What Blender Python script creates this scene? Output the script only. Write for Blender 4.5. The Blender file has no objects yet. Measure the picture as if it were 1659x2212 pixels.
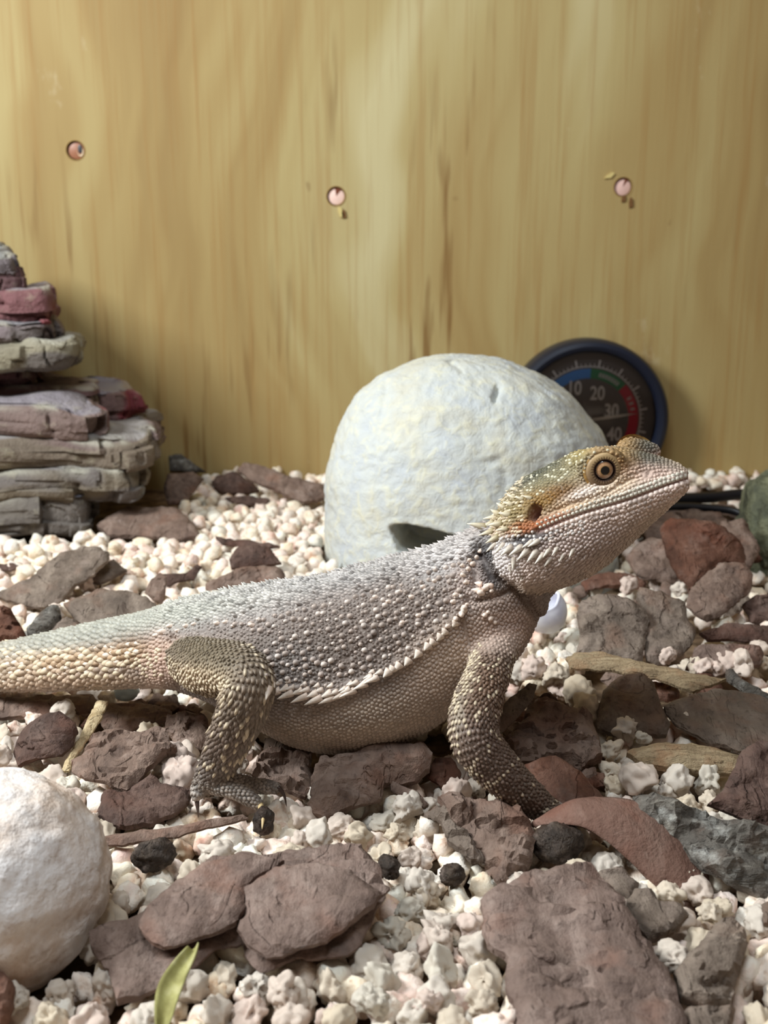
import bpy, bmesh, math, random
import numpy as np
from mathutils import Vector, Matrix
from mathutils.bvhtree import BVHTree
from mathutils.geometry import delaunay_2d_cdt

random.seed(7)
RNG = np.random.default_rng(7)
scene = bpy.context.scene
COL = scene.collection

# ------------------------------------------------------------------ camera
FPX, CX, CY = 2400.0, 829.5, 1106.0          # focal length in pixels of the 1659x2212 frame
PITCH = math.radians(15.0)
CAMH = 0.137
WALL_Y = 0.590
cam_data = bpy.data.cameras.new('camera')
cam = bpy.data.objects.new('camera', cam_data)
COL.objects.link(cam)
cam.location = (0, 0, CAMH)
cam.rotation_euler = (math.pi / 2 - PITCH, 0, 0)
cam_data.sensor_fit = 'VERTICAL'
cam_data.sensor_height = 36.0
cam_data.lens = FPX / 2212.0 * 36.0
cam_data.clip_start = 0.01
cam_data.clip_end = 20
cam_data.dof.use_dof = True
cam_data.dof.focus_distance = 0.275
cam_data.dof.aperture_fstop = 26.0
scene.camera = cam

# ------------------------------------------------------------------ world, lights, exposure
world = bpy.data.worlds.new('room_glow')
scene.world = world
world.use_nodes = True
world.node_tree.nodes['Background'].inputs[0].default_value = (1.0, 0.80, 0.62, 1)
world.node_tree.nodes['Background'].inputs[1].default_value = 0.17

def area_light(name, loc, target, size, size_y, power, color):
    ld = bpy.data.lights.new(name, 'AREA')
    ld.shape = 'RECTANGLE'; ld.size = size; ld.size_y = size_y
    ld.energy = power; ld.color = color
    o = bpy.data.objects.new(name, ld); COL.objects.link(o)
    o.location = loc
    o.rotation_euler = (Vector(target) - Vector(loc)).to_track_quat('-Z', 'Y').to_euler()
    return o
area_light('enclosure_lamp_left_offscreen', (-0.44, 0.19, 0.41), (0.03, 0.33, 0.02), 0.14, 0.20, 5.0, (0.95, 1.0, 1.0))
area_light('enclosure_lamp_top_offscreen', (-0.06, 0.04, 0.70), (0.0, 0.27, 0.0), 0.26, 0.16, 2.5, (0.86, 0.95, 1.0))

scene.view_settings.view_transform = 'Standard'
scene.view_settings.look = 'None'
scene.view_settings.gamma = 1.0
scene.view_settings.use_curve_mapping = False
scene.view_settings.exposure = 0.04

# ------------------------------------------------------------------ pixel <-> place helpers
FW = np.array([0, math.cos(PITCH), -math.sin(PITCH)])
UP = np.array([0, math.sin(PITCH), math.cos(PITCH)])
RT = np.array([1.0, 0, 0])
CAM = np.array([0, 0, CAMH])
def ray(px, py):
    return FW + (px - CX) / FPX * RT - (py - CY) / FPX * UP
def at(px, py, Y):
    d = ray(px, py); return CAM + d * (Y / d[1])
def ground(px, py, z=0.0):
    d = ray(px, py); return CAM + d * ((z - CAMH) / d[2])
def on_plane(px, py, p0, n):
    d = ray(px, py); return CAM + d * (np.dot(np.asarray(p0) - CAM, n) / np.dot(d, n))
def proj(P):
    Q = np.asarray(P) - CAM
    dz = Q @ FW
    return np.stack([CX + FPX * (Q @ RT) / dz, CY - FPX * (Q @ UP) / dz], -1)
def depth(P): return float((np.asarray(P) - CAM) @ FW)

def srgb(r, g, b):
    f = lambda c: (c / 255 / 12.92) if c / 255 <= 0.04045 else ((c / 255 + 0.055) / 1.055) ** 2.4
    return (f(r), f(g), f(b))
def nrm(v, ax=-1):
    return v / np.maximum(np.linalg.norm(v, axis=ax, keepdims=True), 1e-12)

# ------------------------------------------------------------------ numpy noise
def _hash(ix, iy, iz, seed):
    h = (ix * 374761393 + iy * 668265263 + iz * 2147483647 + seed * 144665) & 0xFFFFFFFF
    h = ((h ^ (h >> 13)) * 1274126177) & 0xFFFFFFFF
    h = ((h ^ (h >> 16)) * 2246822519) & 0xFFFFFFFF
    return ((h ^ (h >> 15)) & 0xFFFF) / 65535.0
def vnoise(P, seed=0):
    P = np.asarray(P, float)
    I = np.floor(P).astype(np.int64); F = P - I
    F = F * F * F * (F * (F * 6 - 15) + 10)
    out = 0
    for dx in (0, 1):
        for dy in (0, 1):
            for dz in (0, 1):
                w = (F[..., 0] if dx else 1 - F[..., 0]) * (F[..., 1] if dy else 1 - F[..., 1]) * (F[..., 2] if dz else 1 - F[..., 2])
                out = out + w * _hash(I[..., 0] + dx, I[..., 1] + dy, I[..., 2] + dz, seed)
    return out * 2 - 1
def fbm(P, octv=4, seed=0, gain=0.5):
    P = np.asarray(P, float); a, s, t = 1.0, 0, 0
    for k in range(octv):
        s = s + a * vnoise(P * 2 ** k + 17.3 * k, seed + k); t += a; a *= gain
    return s / t
def sstep(a, b, x):
    t = np.clip((x - a) / (b - a), 0, 1); return t * t * (3 - 2 * t)
def seg_dist(P, poly):
    """distance of 2-D points to an open polyline"""
    P = np.asarray(P, float); best = np.full(len(P), 1e9)
    for a, b in zip(poly[:-1], poly[1:]):
        a = np.asarray(a, float); b = np.asarray(b, float); d = b - a
        t = np.clip(((P - a) @ d) / max(d @ d, 1e-12), 0, 1)
        best = np.minimum(best, np.linalg.norm(P - a - t[:, None] * d, axis=1))
    return best
def inside(P, poly):
    P = np.asarray(P, float); r = np.zeros(len(P), bool)
    n = len(poly); j = n - 1
    for i in range(n):
        xi, yi = poly[i]; xj, yj = poly[j]
        c = ((yi > P[:, 1]) != (yj > P[:, 1])) & (P[:, 0] < (xj - xi) * (P[:, 1] - yi) / (yj - yi + 1e-15) + xi)
        r ^= c; j = i
    return r

# ------------------------------------------------------------------ objects
def mesh_obj(name, V, F, mat=None, parent=None, col=None, smooth=True, sharp=None, origin=None):
    V = np.asarray(V, float)
    o_loc = np.zeros(3) if origin is None else np.asarray(origin, float)
    me = bpy.data.meshes.new(name)
    if isinstance(F, np.ndarray) and F.ndim == 2:
        k = F.shape[1]
        me.vertices.add(len(V)); me.vertices.foreach_set('co', (V - o_loc).ravel())
        me.loops.add(F.size); me.loops.foreach_set('vertex_index', F.ravel().astype(np.int32))
        me.polygons.add(len(F)); me.polygons.foreach_set('loop_start', np.arange(0, F.size, k, dtype=np.int32))
        me.update(calc_edges=True); me.validate()
    else:
        me.from_pydata([tuple(v) for v in (V - o_loc)], [], [tuple(int(i) for i in f) for f in F]); me.validate()
    if col is not None and len(me.vertices) == len(col):
        a = me.color_attributes.new('Col', 'FLOAT_COLOR', 'POINT')
        c = np.ones((len(V), 4)); c[:, :3] = col
        a.data.foreach_set('color', c.ravel())
    if smooth:
        me.polygons.foreach_set('use_smooth', np.ones(len(me.polygons), bool))
        if sharp is not None: me.set_sharp_from_angle(angle=sharp)
    me.update()
    o = bpy.data.objects.new(name, me)
    if mat is not None: me.materials.append(mat)
    COL.objects.link(o)
    o.location = o_loc
    if parent is not None: put_under(o, parent)
    return o
def put_under(o, parent):
    o.parent = parent
    o.location = Vector(o.location) - Vector(parent.location)
def empty(name, loc=(0, 0, 0)):
    o = bpy.data.objects.new(name, None); COL.objects.link(o); o.location = tuple(loc); o.empty_display_size = 0.01
    return o
def tag(o, label=None, cat=None, group=None, kind=None):
    if label: o['label'] = label
    if cat: o['category'] = cat
    if group: o['group'] = group
    if kind: o['kind'] = kind
    return o
def tube(path, radii, n=12, cap=True, flat=1.0):
    """closed tube along a 3-D path"""
    path = np.asarray(path, float); m = len(path)
    T = nrm(np.gradient(path, axis=0))
    ref = np.array([0.13, 0.31, 0.94]); ref = ref / np.linalg.norm(ref)
    rings = []
    N = np.cross(T[0], ref); N /= np.linalg.norm(N)
    for i in range(m):
        N = N - T[i] * (N @ T[i]); N /= np.linalg.norm(N); B = np.cross(T[i], N)
        a = np.linspace(0, 2 * math.pi, n, endpoint=False)
        rings.append(path[i] + radii[i] * (np.cos(a)[:, None] * N + np.sin(a)[:, None] * B * flat))
    return rings_mesh(np.array(rings), cap)
def rings_mesh(R, cap=True):
    m, n = R.shape[:2]; V = R.reshape(-1, 3); F = []
    for i in range(m - 1):
        for j in range(n):
            F.append((i * n + j, i * n + (j + 1) % n, (i + 1) * n + (j + 1) % n, (i + 1) * n + j))
    V = list(V)
    if cap:
        c0 = len(V); V.append(R[0].mean(0)); V.append(R[-1].mean(0))
        for j in range(n):
            F.append((c0, (j + 1) % n, j)); F.append((c0 + 1, (m - 1) * n + j, (m - 1) * n + (j + 1) % n))
    return np.array(V), F
def catmull(P, k):
    """resample control rows with a Catmull-Rom curve, k samples per span"""
    P = np.asarray(P, float); n = len(P)
    E = np.vstack([2 * P[0] - P[1], P, 2 * P[-1] - P[-2]]); out = []
    for i in range(n - 1):
        p0, p1, p2, p3 = E[i:i + 4]
        for t in np.linspace(0, 1, k, endpoint=False):
            out.append(0.5 * (2 * p1 + (p2 - p0) * t + (2 * p0 - 5 * p1 + 4 * p2 - p3) * t * t + (3 * p1 - p0 - 3 * p2 + p3) * t ** 3))
    out.append(P[-1]); return np.array(out)

# ------------------------------------------------------------------ materials
class NT:
    def __init__(self, name):
        self.m = bpy.data.materials.new(name); self.m.use_nodes = True
        self.t = self.m.node_tree; self.b = self.t.nodes['Principled BSDF']
    def n(self, kind, **kw):
        nd = self.t.nodes.new(kind)
        for k, v in kw.items():
            if k.startswith('i_'):
                nd.inputs[k[2:].replace('_', ' ')].default_value = v
            else: setattr(nd, k, v)
        return nd
    def l(self, a, b): self.t.links.new(a, b)
    def coords(self, scale=(1, 1, 1), which='Object', rnd=0.0):
        tc = self.n('ShaderNodeTexCoord'); mp = self.n('ShaderNodeMapping'); mp.inputs['Scale'].default_value = scale
        src = tc.outputs[which]
        if rnd:
            oi = self.n('ShaderNodeObjectInfo'); ml = self.n('ShaderNodeMath', operation='MULTIPLY'); ml.inputs[1].default_value = rnd
            self.l(oi.outputs['Random'], ml.inputs[0])
            ad = self.n('ShaderNodeVectorMath', operation='ADD'); self.l(src, ad.inputs[0]); self.l(ml.outputs[0], ad.inputs[1]); src = ad.outputs[0]
        self.l(src, mp.inputs['Vector']); return mp.outputs[0]
    def noise(self, vec, scale, detail=4, rough=0.55, dist=0.0):
        nd = self.n('ShaderNodeTexNoise'); nd.inputs['Scale'].default_value = scale; nd.inputs['Detail'].default_value = detail
        nd.inputs['Roughness'].default_value = rough; nd.inputs['Distortion'].default_value = dist
        if vec is not None: self.l(vec, nd.inputs['Vector'])
        return nd.outputs['Fac']
    def ramp(self, fac, stops):
        r = self.n('ShaderNodeValToRGB'); e = r.color_ramp.elements
        while len(e) > 1: e.remove(e[-1])
        e[0].position = stops[0][0]; e[0].color = tuple(stops[0][1]) + (1,) if len(stops[0][1]) == 3 else stops[0][1]
        for p, c in stops[1:]:
            x = e.new(p); x.color = tuple(c) + (1,) if len(c) == 3 else c
        self.l(fac, r.inputs[0]); return r.outputs[0]
    def mix(self, a, b, fac, mode='MIX'):
        x = self.n('ShaderNodeMix', data_type='RGBA', blend_type=mode)
        for s, i in ((a, 6), (b, 7)):
            if isinstance(s, tuple): x.inputs[i].default_value = s + (1,) if len(s) == 3 else s
            else: self.l(s, x.inputs[i])
        if isinstance(fac, (int, float)): x.inputs[0].default_value = fac
        else: self.l(fac, x.inputs[0])
        return x.outputs[2]
    def bump(self, h, strength, dist, prev=None):
        b = self.n('ShaderNodeBump'); b.inputs['Strength'].default_value = strength; b.inputs['Distance'].default_value = dist
        self.l(h, b.inputs['Height'])
        if prev is not None: self.l(prev, b.inputs['Normal'])
        return b.outputs[0]
    def done(self, color=None, normal=None, rough=0.8, spec=0.3):
        if color is not None:
            if isinstance(color, tuple): self.b.inputs['Base Color'].default_value = color + (1,)
            else: self.l(color, self.b.inputs['Base Color'])
        if normal is not None: self.l(normal, self.b.inputs['Normal'])
        if isinstance(rough, (int, float)): self.b.inputs['Roughness'].default_value = rough
        else: self.l(rough, self.b.inputs['Roughness'])
        self.b.inputs['Specular IOR Level'].default_value = spec
        return self.m
def flat_mat(name, c, rough=0.6, spec=0.3, metal=0.0):
    t = NT(name); t.b.inputs['Metallic'].default_value = metal
    return t.done(srgb(*c), None, rough, spec)
# ================================================================== the setting: plywood wall, ground
SCREWS = [(163, 325), (726, 424), (1346, 404)]
def make_wall():
    t = NT('pine_plywood')
    v = t.coords((1, 1, 1))
    wob = t.noise(t.coords((3.0, 1, 2.2)), 1.6, 3)                 # cathedral figure: bends the grain
    sx = t.n('ShaderNodeSeparateXYZ'); t.l(v, sx.inputs[0])
    wm = t.n('ShaderNodeMath', operation='MULTIPLY_ADD'); t.l(wob, wm.inputs[0]); wm.inputs[1].default_value = 0.16; t.l(sx.outputs[0], wm.inputs[2])
    zc = t.n('ShaderNodeMath', operation='MULTIPLY'); t.l(sx.outputs[2], zc.inputs[0]); zc.inputs[1].default_value = 0.10
    cv = t.n('ShaderNodeCombineXYZ'); t.l(wm.outputs[0], cv.inputs[0]); t.l(zc.outputs[0], cv.inputs[2])
    bands = t.noise(cv.outputs[0], 17, 3, 0.55)
    c1 = t.ramp(bands, [(0.30, srgb(142, 114, 70)), (0.45, srgb(162, 138, 90)), (0.58, srgb(174, 156, 108)), (0.72, srgb(190, 178, 136))])
    # fine vertical fibres and dark resin streaks
    fib = t.noise(t.coords((260, 1, 9)), 1.0, 3, 0.6)
    c2 = t.mix(c1, srgb(150, 112, 62), t.ramp(fib, [(0.50, (0, 0, 0)), (0.78, (0.55, 0.55, 0.55))]))
    stk = t.noise(t.coords((150, 1, 14)), 1.0, 2, 0.5)
    msk = t.noise(t.coords((9, 1, 5)), 1.0, 2)
    sm = t.n('ShaderNodeMath', operation='MULTIPLY'); t.l(t.ramp(stk, [(0.60, (0, 0, 0)), (0.72, (1, 1, 1))]), sm.inputs[0]); t.l(t.ramp(msk, [(0.45, (0, 0, 0)), (0.62, (0.8, 0.8, 0.8))]), sm.inputs[1])
    c3 = t.mix(c2, srgb(120, 86, 44), sm.outputs[0])
    # pale scuffs
    sc = t.noise(t.coords((24, 1, 13)), 1.0, 5, 0.7)
    c4 = t.mix(c3, srgb(214, 204, 176), t.ramp(sc, [(0.66, (0, 0, 0)), (0.80, (0.5, 0.5, 0.5))]))
    dots = t.noise(t.coords((70, 1, 60)), 1.0, 1)
    c5 = t.mix(c4, srgb(110, 80, 45), t.ramp(dots, [(0.80, (0, 0, 0)), (0.86, (0.7, 0.7, 0.7))]))
    nb = t.bump(fib, 0.12, 0.001)
    m = t.done(c5, nb, 0.62, 0.25)
    X0, X1, Z0, Z1, th = -0.6, 0.6, -0.03, 0.62, 0.015
    V = [(X0, WALL_Y, Z0), (X1, WALL_Y, Z0), (X1, WALL_Y, Z1), (X0, WALL_Y, Z1), (X0, WALL_Y + th, Z0), (X1, WALL_Y + th, Z0), (X1, WALL_Y + th, Z1), (X0, WALL_Y + th, Z1)]
    F = [(5, 4, 7, 6), (3, 2, 6, 7), (4, 5, 1, 0), (1, 5, 6, 2), (4, 0, 3, 7)]
    # front face with three drilled screw holes
    def quad(xa, xb, za, zb):
        k = len(V); V.extend([(xa, WALL_Y, za), (xb, WALL_Y, za), (xb, WALL_Y, zb), (xa, WALL_Y, zb)]); F.append((k, k + 1, k + 2, k + 3))
    xs = X0
    for (hx, hy) in SCREWS:
        c = at(hx, hy, WALL_Y); u = depth(c) / FPX; r = 20 * u; e = 30 * u
        quad(xs, c[0] - e, Z0, Z1); quad(c[0] - e, c[0] + e, Z0, c[2] - e); quad(c[0] - e, c[0] + e, c[2] + e, Z1); xs = c[0] + e
        k = len(V); n = 32
        for i in range(n):
            a = 2 * math.pi * i / n; co, si = math.cos(a), math.sin(a); m_ = max(abs(co), abs(si))
            V.extend([(c[0] + e * co / m_, WALL_Y, c[2] + e * si / m_), (c[0] + r * co, WALL_Y, c[2] + r * si), (c[0] + r * co, WALL_Y + 16 * u, c[2] + r * si)])
        for i in range(n):
            a, b = k + 3 * i, k + 3 * ((i + 1) % n)
            F.append((a, b, b + 1, a + 1)); F.append((a + 1, b + 1, b + 2, a + 2))
        F.append(tuple(k + 3 * i + 2 for i in range(n)))
    quad(xs, X1, Z0, Z1)
    o = mesh_obj('wall_back', V, F, m, smooth=False); tag(o, 'pine plywood back wall with vertical grain and resin streaks', kind='structure')
    return o
make_wall()

def make_floor():
    t = NT('bedding_dust')
    n1 = t.noise(t.coords(), 160, 4)
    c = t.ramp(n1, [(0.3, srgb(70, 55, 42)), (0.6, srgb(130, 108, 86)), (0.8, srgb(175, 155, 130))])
    m = t.done(c, t.bump(n1, 0.6, 0.002), 0.95, 0.1)
    V = [(-0.6, 0.05, -0.0085), (0.6, 0.05, -0.0085), (0.6, WALL_Y, -0.0085), (-0.6, WALL_Y, -0.0085), (-0.6, 0.05, -0.03), (0.6, 0.05, -0.03), (0.6, WALL_Y, -0.03), (-0.6, WALL_Y, -0.03)]
    F = [(0, 1, 2, 3), (5, 4, 7, 6), (4, 5, 1, 0), (6, 7, 3, 2), (1, 5, 6, 2), (4, 0, 3, 7)]
    o = mesh_obj('floor', V, F, m, smooth=False); tag(o, 'dusty enclosure floor under the bedding', kind='structure')
make_floor()
# ================================================================== bearded dragon
PXM = 0.2815 / FPX                      # metres per photo pixel at the lizard
def loft(st, k=8, m=72, expo=2.1, corr=True):
    rows = catmull(st, k); R = []; CEN = []
    a = np.linspace(0, 2 * math.pi, m, endpoint=False); c, s = np.cos(a), np.sin(a)
    yy = np.sign(c) * np.abs(c) ** (2 / expo); xx = np.sign(s) * np.abs(s) ** (2 / expo)
    for r in rows:
        Tx, Ty, Bx, By, w, Y, wx, kk = r
        T, B = at(Tx, Ty, Y), at(Bx, By, Y); C = (T + B) / 2; U = (T - B) / 2
        h0 = np.linalg.norm(U); w = max(w, 1) * PXM
        if corr:
            ta = (CAMH - C[2]) / Y * 0.9
            U = U * (math.sqrt(max(h0 * h0 - (w * ta) ** 2, (0.74 * h0) ** 2)) / h0)
        W = w * np.array([wx, math.sqrt(1 - wx * wx), 0])
        R.append(C + yy[:, None] * U + (xx * (1 - kk * c))[:, None] * W); CEN.append(C)
    return np.array(R), np.array(CEN)
def limb(st, k=7, m=28, flat=1.0):
    """st rows: px, py, Y, radius in photo pixels"""
    rows = catmull(st, k)
    path = np.array([at(r[0], r[1], r[2]) for r in rows]); rad = np.maximum(rows[:, 3], 2) * PXM
    V, F = tube(path, rad, m, True, flat)
    n = len(path); return V[:n * m].reshape(n, m, 3), path

# tail, trunk and neck in one sweep:  top x,y  bottom x,y  half width  depth  yaw  egg
BODY = [
 (-330, 1402, -330, 1478, 36, .314, 0, .0), (-220, 1398, -220, 1483, 42, .308, 0, .0), (-100, 1394, -100, 1488, 49, .302, 0, .0),
 (0, 1390, 0, 1490, 54, .296, 0, .0), (100, 1368, 106, 1488, 64, .291, 0, .0), (200, 1346, 212, 1484, 74, .286, 0, .0),
 (292, 1326, 310, 1481, 84, .281, 0, .0), (362, 1302, 378, 1484, 98, .277, 0, .05), (440, 1284, 462, 1510, 118, .274, 0, .08),
 (535, 1264, 560, 1560, 150, .271, 0, .10), (620, 1251, 650, 1600, 176, .269, 0, .12), (700, 1238, 742, 1612, 190, .268, 0, .12),
 (780, 1218, 832, 1602, 190, .267, 0, .12), (858, 1199, 915, 1570, 176, .266, 0, .12), (925, 1182, 990, 1522, 156, .265, 0, .10),
 (985, 1160, 1062, 1470, 134, .264, 0, .05), (1020, 1145, 1124, 1412, 112, .263, .05, .0), (1040, 1136, 1158, 1352, 96, .262, .10, .0),
 (1066, 1126, 1180, 1305, 84, .262, .15, .0), (1110, 1110, 1210, 1265, 74, .261, .2, .0)]
HEAD = [
 (1062, 1140, 1082, 1222, 60, .266, .26, .10), (1072, 1108, 1102, 1258, 108, .2655, .26, .12), (1092, 1066, 1146, 1274, 134, .265, .26, .14),
 (1124, 1034, 1200, 1266, 140, .264, .26, .15), (1172, 1008, 1258, 1246, 134, .262, .26, .16), (1228, 984, 1310, 1216, 120, .260, .26, .16),
 (1284, 972, 1356, 1176, 104, .2585, .26, .16), (1336, 970, 1398, 1138, 90, .257, .26, .16), (1388, 978, 1432, 1108, 76, .2555, .26, .14),
 (1430, 990, 1458, 1084, 60, .254, .26, .12), (1456, 998, 1472, 1070, 49, .253, .26, .08), (1474, 1008, 1484, 1060, 36, .2525, .26, .0),
 (1485, 1018, 1488, 1050, 20, .252, .26, .0)]
# limbs:  px, py, depth, radius px
ARM_N = [(1096, 1330, .262, 58), (1086, 1368, .256, 52), (1070, 1410, .249, 42), (1046, 1478, .241, 45), (1026, 1540, .235, 48), (1024, 1592, .231, 47), (1046, 1628, .230, 46),
         (1086, 1672, .2295, 42), (1130, 1712, .2295, 36), (1168, 1742, .230, 31), (1196, 1764, .2305, 28)]
LEG_N = [(400, 1412, .270, 46), (420, 1428, .262, 54), (456, 1442, .252, 60), (502, 1446, .243, 58), (532, 1462, .237, 52), (536, 1492, .234, 50), (514, 1556, .2345, 47),
         (486, 1620, .2365, 41), (466, 1666, .238, 36), (452, 1692, .2385, 33), (462, 1700, .2375, 25)]
ARM_F = [(1088, 1350, .268, 56), (1060, 1420, .286, 48), (1010, 1500, .298, 42), (985, 1560, .302, 36), (972, 1600, .302, 30), (966, 1636, .298, 24)]
LEG_F = [(420, 1400, .284, 56), (470, 1410, .300, 58), (530, 1430, .312, 50), (560, 1480, .316, 42), (556, 1540, .314, 36), (560, 1580, .308, 28)]
TOES = [  # path rows px, py, depth, radius
 [(440, 1686, .2385, 20), (430, 1700, .2365, 17), (425, 1716, .235, 14), (424, 1730, .2345, 9)],
 [(462, 1694, .237, 22), (490, 1700, .2355, 20), (520, 1713, .2345, 17), (548, 1731, .234, 14), (564, 1744, .2335, 9)],
 [(474, 1690, .239, 22), (510, 1692, .240, 19), (548, 1697, .2405, 16), (580, 1700, .240, 14), (602, 1704, .239, 9)],
 [(468, 1688, .241, 20), (505, 1684, .246, 15), (540, 1690, .249, 12), (566, 1702, .249, 8)],
 [(456, 1688, .241, 18), (470, 1694, .246, 13), (490, 1702, .248, 8)],
]
FINGERS = [
 [(1180, 1752, .2295, 20), (1196, 1776, .2265, 15), (1206, 1796, .225, 9)],
 [(1190, 1760, .230, 20), (1222, 1782, .2285, 15), (1244, 1798, .2275, 9)],
 [(1194, 1758, .232, 20), (1232, 1772, .232, 15), (1262, 1786, .232, 9)],
 [(1190, 1752, .2335, 18), (1230, 1758, .236, 13), (1256, 1768, .237, 8)],
 [(1184, 1746, .234, 16), (1212, 1744, .238, 11), (1230, 1750, .240, 7)],
 [(968, 1630, .298, 20), (985, 1648, .290, 14), (1000, 1662, .286, 9)], [(964, 1632, .298, 18), (958, 1652, .289, 13), (956, 1664, .286, 8)],
 [(556, 1574, .308, 22), (590, 1590, .302, 14), (612, 1600, .299, 9)], [(560, 1578, .308, 20), (566, 1600, .300, 13), (570, 1608, .297, 8)],
]
CLAWS = [  # base px,py,depth -> mid -> tip
 ([(425, 1726, .2345), (427, 1746, .2335), (429, 1766, .2335)], 5.0, 'dark'), ([(562, 1738, .2335), (568, 1764, .2285), (566, 1791, .2250)], 6.5, 'pale'),
 ([(600, 1700, .239), (613, 1716, .2385), (619, 1742, .2385)], 5.0, 'dark'), ([(564, 1700, .249), (578, 1716, .248), (582, 1736, .248)], 4.0, 'dark'),
 ([(1205, 1794, .225), (1214, 1806, .2245), (1217, 1818, .2245)], 4.5, 'dark'), ([(1243, 1797, .2275), (1256, 1806, .227), (1260, 1818, .227)], 4.5, 'dark'),
]

lofts = []
R, C_body = loft(BODY, 8, 88, 2.15); lofts.append(('body', R))
R, C_head = loft(HEAD, 7, 80, 2.25); lofts.append(('head', R))
for nm, st, fl in (('arm', ARM_N, .92), ('leg', LEG_N, .95), ('arm_far', ARM_F, 1.), ('leg_far', LEG_F, 1.)):
    R, _ = limb(st, 7, 32, fl); lofts.append((nm, R))
for st in TOES + FINGERS:
    R, _ = limb(st, 5, 16); lofts.append(('toe', R))
# soft-part lumps unified with the skin: cheeks, brow ridges, dewlap fold, shoulders, hip
def ball(px, py, Y, rx, ry, rz, n=18):
    c = at(px, py, Y); u = np.linspace(0, math.pi, n); v = np.linspace(0, 2 * math.pi, 2 * n, endpoint=False)
    return np.array([[c + PXM * np.array([rx * math.sin(a) * math.cos(b), ry * math.sin(a) * math.sin(b), rz * math.cos(a)]) for b in v] for a in u[1:-1]])
extra = [('head', ball(1300, 1010, .2508, 50, 19, 38)), ('head', ball(1374, 976, .2655, 50, 28, 25)),
         ('body', ball(1062, 1316, .2555, 66, 44, 62)), ('body', ball(1070, 1330, .271, 60, 44, 62)),
         ('head', ball(1140, 1212, .2545, 66, 44, 52)), ('head', ball(1160, 1212, .276, 66, 44, 52)),
         ('body', ball(1150, 1306, .262, 34, 34, 40))]

Vs, Fs, off = [], [], 0
for nm, R in lofts + extra:
    v, f = rings_mesh(R, True); Vs.append(v); Fs += [tuple(i + off for i in q) for q in f]; off += len(v)
tmp = mesh_obj('tmp_union', np.vstack(Vs), Fs)
bm = bmesh.new(); bm.from_mesh(tmp.data); bmesh.ops.recalc_face_normals(bm, faces=bm.faces); bm.to_mesh(tmp.data); bm.free()
md = tmp.modifiers.new('r', 'REMESH'); md.mode = 'VOXEL'; md.voxel_size = 0.00050; md.adaptivity = 0
dg = bpy.context.evaluated_depsgraph_get(); ev = tmp.evaluated_get(dg); me = ev.to_mesh()
LV = np.empty(len(me.vertices) * 3); me.vertices.foreach_get('co', LV); LV = LV.reshape(-1, 3)
LE = np.empty(len(me.edges) * 2, np.int32); me.edges.foreach_get('vertices', LE); LE = LE.reshape(-1, 2)
LF = [tuple(p.vertices) for p in me.polygons]
ev.to_mesh_clear(); bpy.data.objects.remove(tmp)
def laplace(V, w, it, lam=0.5):
    for _ in range(it):
        S = np.zeros_like(V); n = np.zeros(len(V))
        np.add.at(S, LE[:, 0], V[LE[:, 1]]); np.add.at(S, LE[:, 1], V[LE[:, 0]])
        np.add.at(n, LE[:, 0], 1); np.add.at(n, LE[:, 1], 1)
        V = V + (S / np.maximum(n, 1)[:, None] - V) * (lam * w)[:, None]
    return V
def vnormals(V):
    F = np.array([f if len(f) == 4 else (f[0], f[1], f[2], f[2]) for f in LF])
    n = np.cross(V[F[:, 2]] - V[F[:, 0]], V[F[:, 3]] - V[F[:, 1]])
    N = np.zeros_like(V)
    for k in range(4): np.add.at(N, F[:, k], n)
    return nrm(N)
# which part each vertex grew from
PARTS = ['body', 'head', 'arm', 'leg', 'arm_far', 'leg_far', 'toe']
dist = np.full((len(PARTS), len(LV)), 1.0)
for pi, pn in enumerate(PARTS):
    vs, fs, of = [], [], 0
    for nm, R in lofts + extra:
        if nm == pn:
            v, f = rings_mesh(R, True); vs.append(v); fs += [tuple(i + of for i in q) for q in f]; of += len(v)
    vs = np.vstack(vs); lo, hi = vs.min(0) - .006, vs.max(0) + .006
    bv = BVHTree.FromPolygons([tuple(v) for v in vs], fs)
    ids = np.where(((LV > lo) & (LV < hi)).all(1))[0]
    for i in ids:
        r = bv.find_nearest(LV[i])
        if r[3] is not None: dist[pi, i] = r[3]
part = dist.argmin(0)
d2 = np.sort(dist, axis=0)[1]
LV = laplace(LV, np.ones(len(LV)), 3)
jw = 1 - sstep(0.0015, 0.0060, d2)
hb = ((part == 1) & (np.sort(dist, 0)[1] < .006)) | (part == 6)
LV = laplace(LV, jw * np.where(hb, 0.35, 1.0), 22)

# head mirror plane, to give both sides the same features
H0, H1 = C_head[8], C_head[-8]; HW = np.array([.26, math.sqrt(1 - .26 ** 2), 0.])
def side_px(P, pid):
    """photo-side coordinates of points; the far side is folded over to the near one"""
    P = np.asarray(P, float); Q = P.copy()
    ysag = np.interp(P[:, 0], C_body[:, 0], C_body[:, 1])
    far = (P[:, 1] > ysag)
    Q[far, 1] = 2 * ysag[far] - P[far, 1]
    h = pid == 1
    if h.any():
        d = (P - H0) @ HW; f2 = h & (d > 0)
        Q[h] = P[h]; Q[f2] = P[f2] - 2 * d[f2][:, None] * HW
        far = np.where(h, d > 0, far)
    return proj(Q), far
LN = vnormals(LV)
UVp, far = side_px(LV, part)
lat = np.where(part == 1, np.abs(LN @ HW), np.abs(LN[:, 1]))
MOUTH = [(1487, 1033), (1466, 1040), (1430, 1052), (1358, 1079), (1267, 1106), (1213, 1126), (1162, 1148)]
disp = np.zeros(len(LV)); mm = 0.001
hd = part == 1; x, y = UVp[:, 0], UVp[:, 1]
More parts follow.
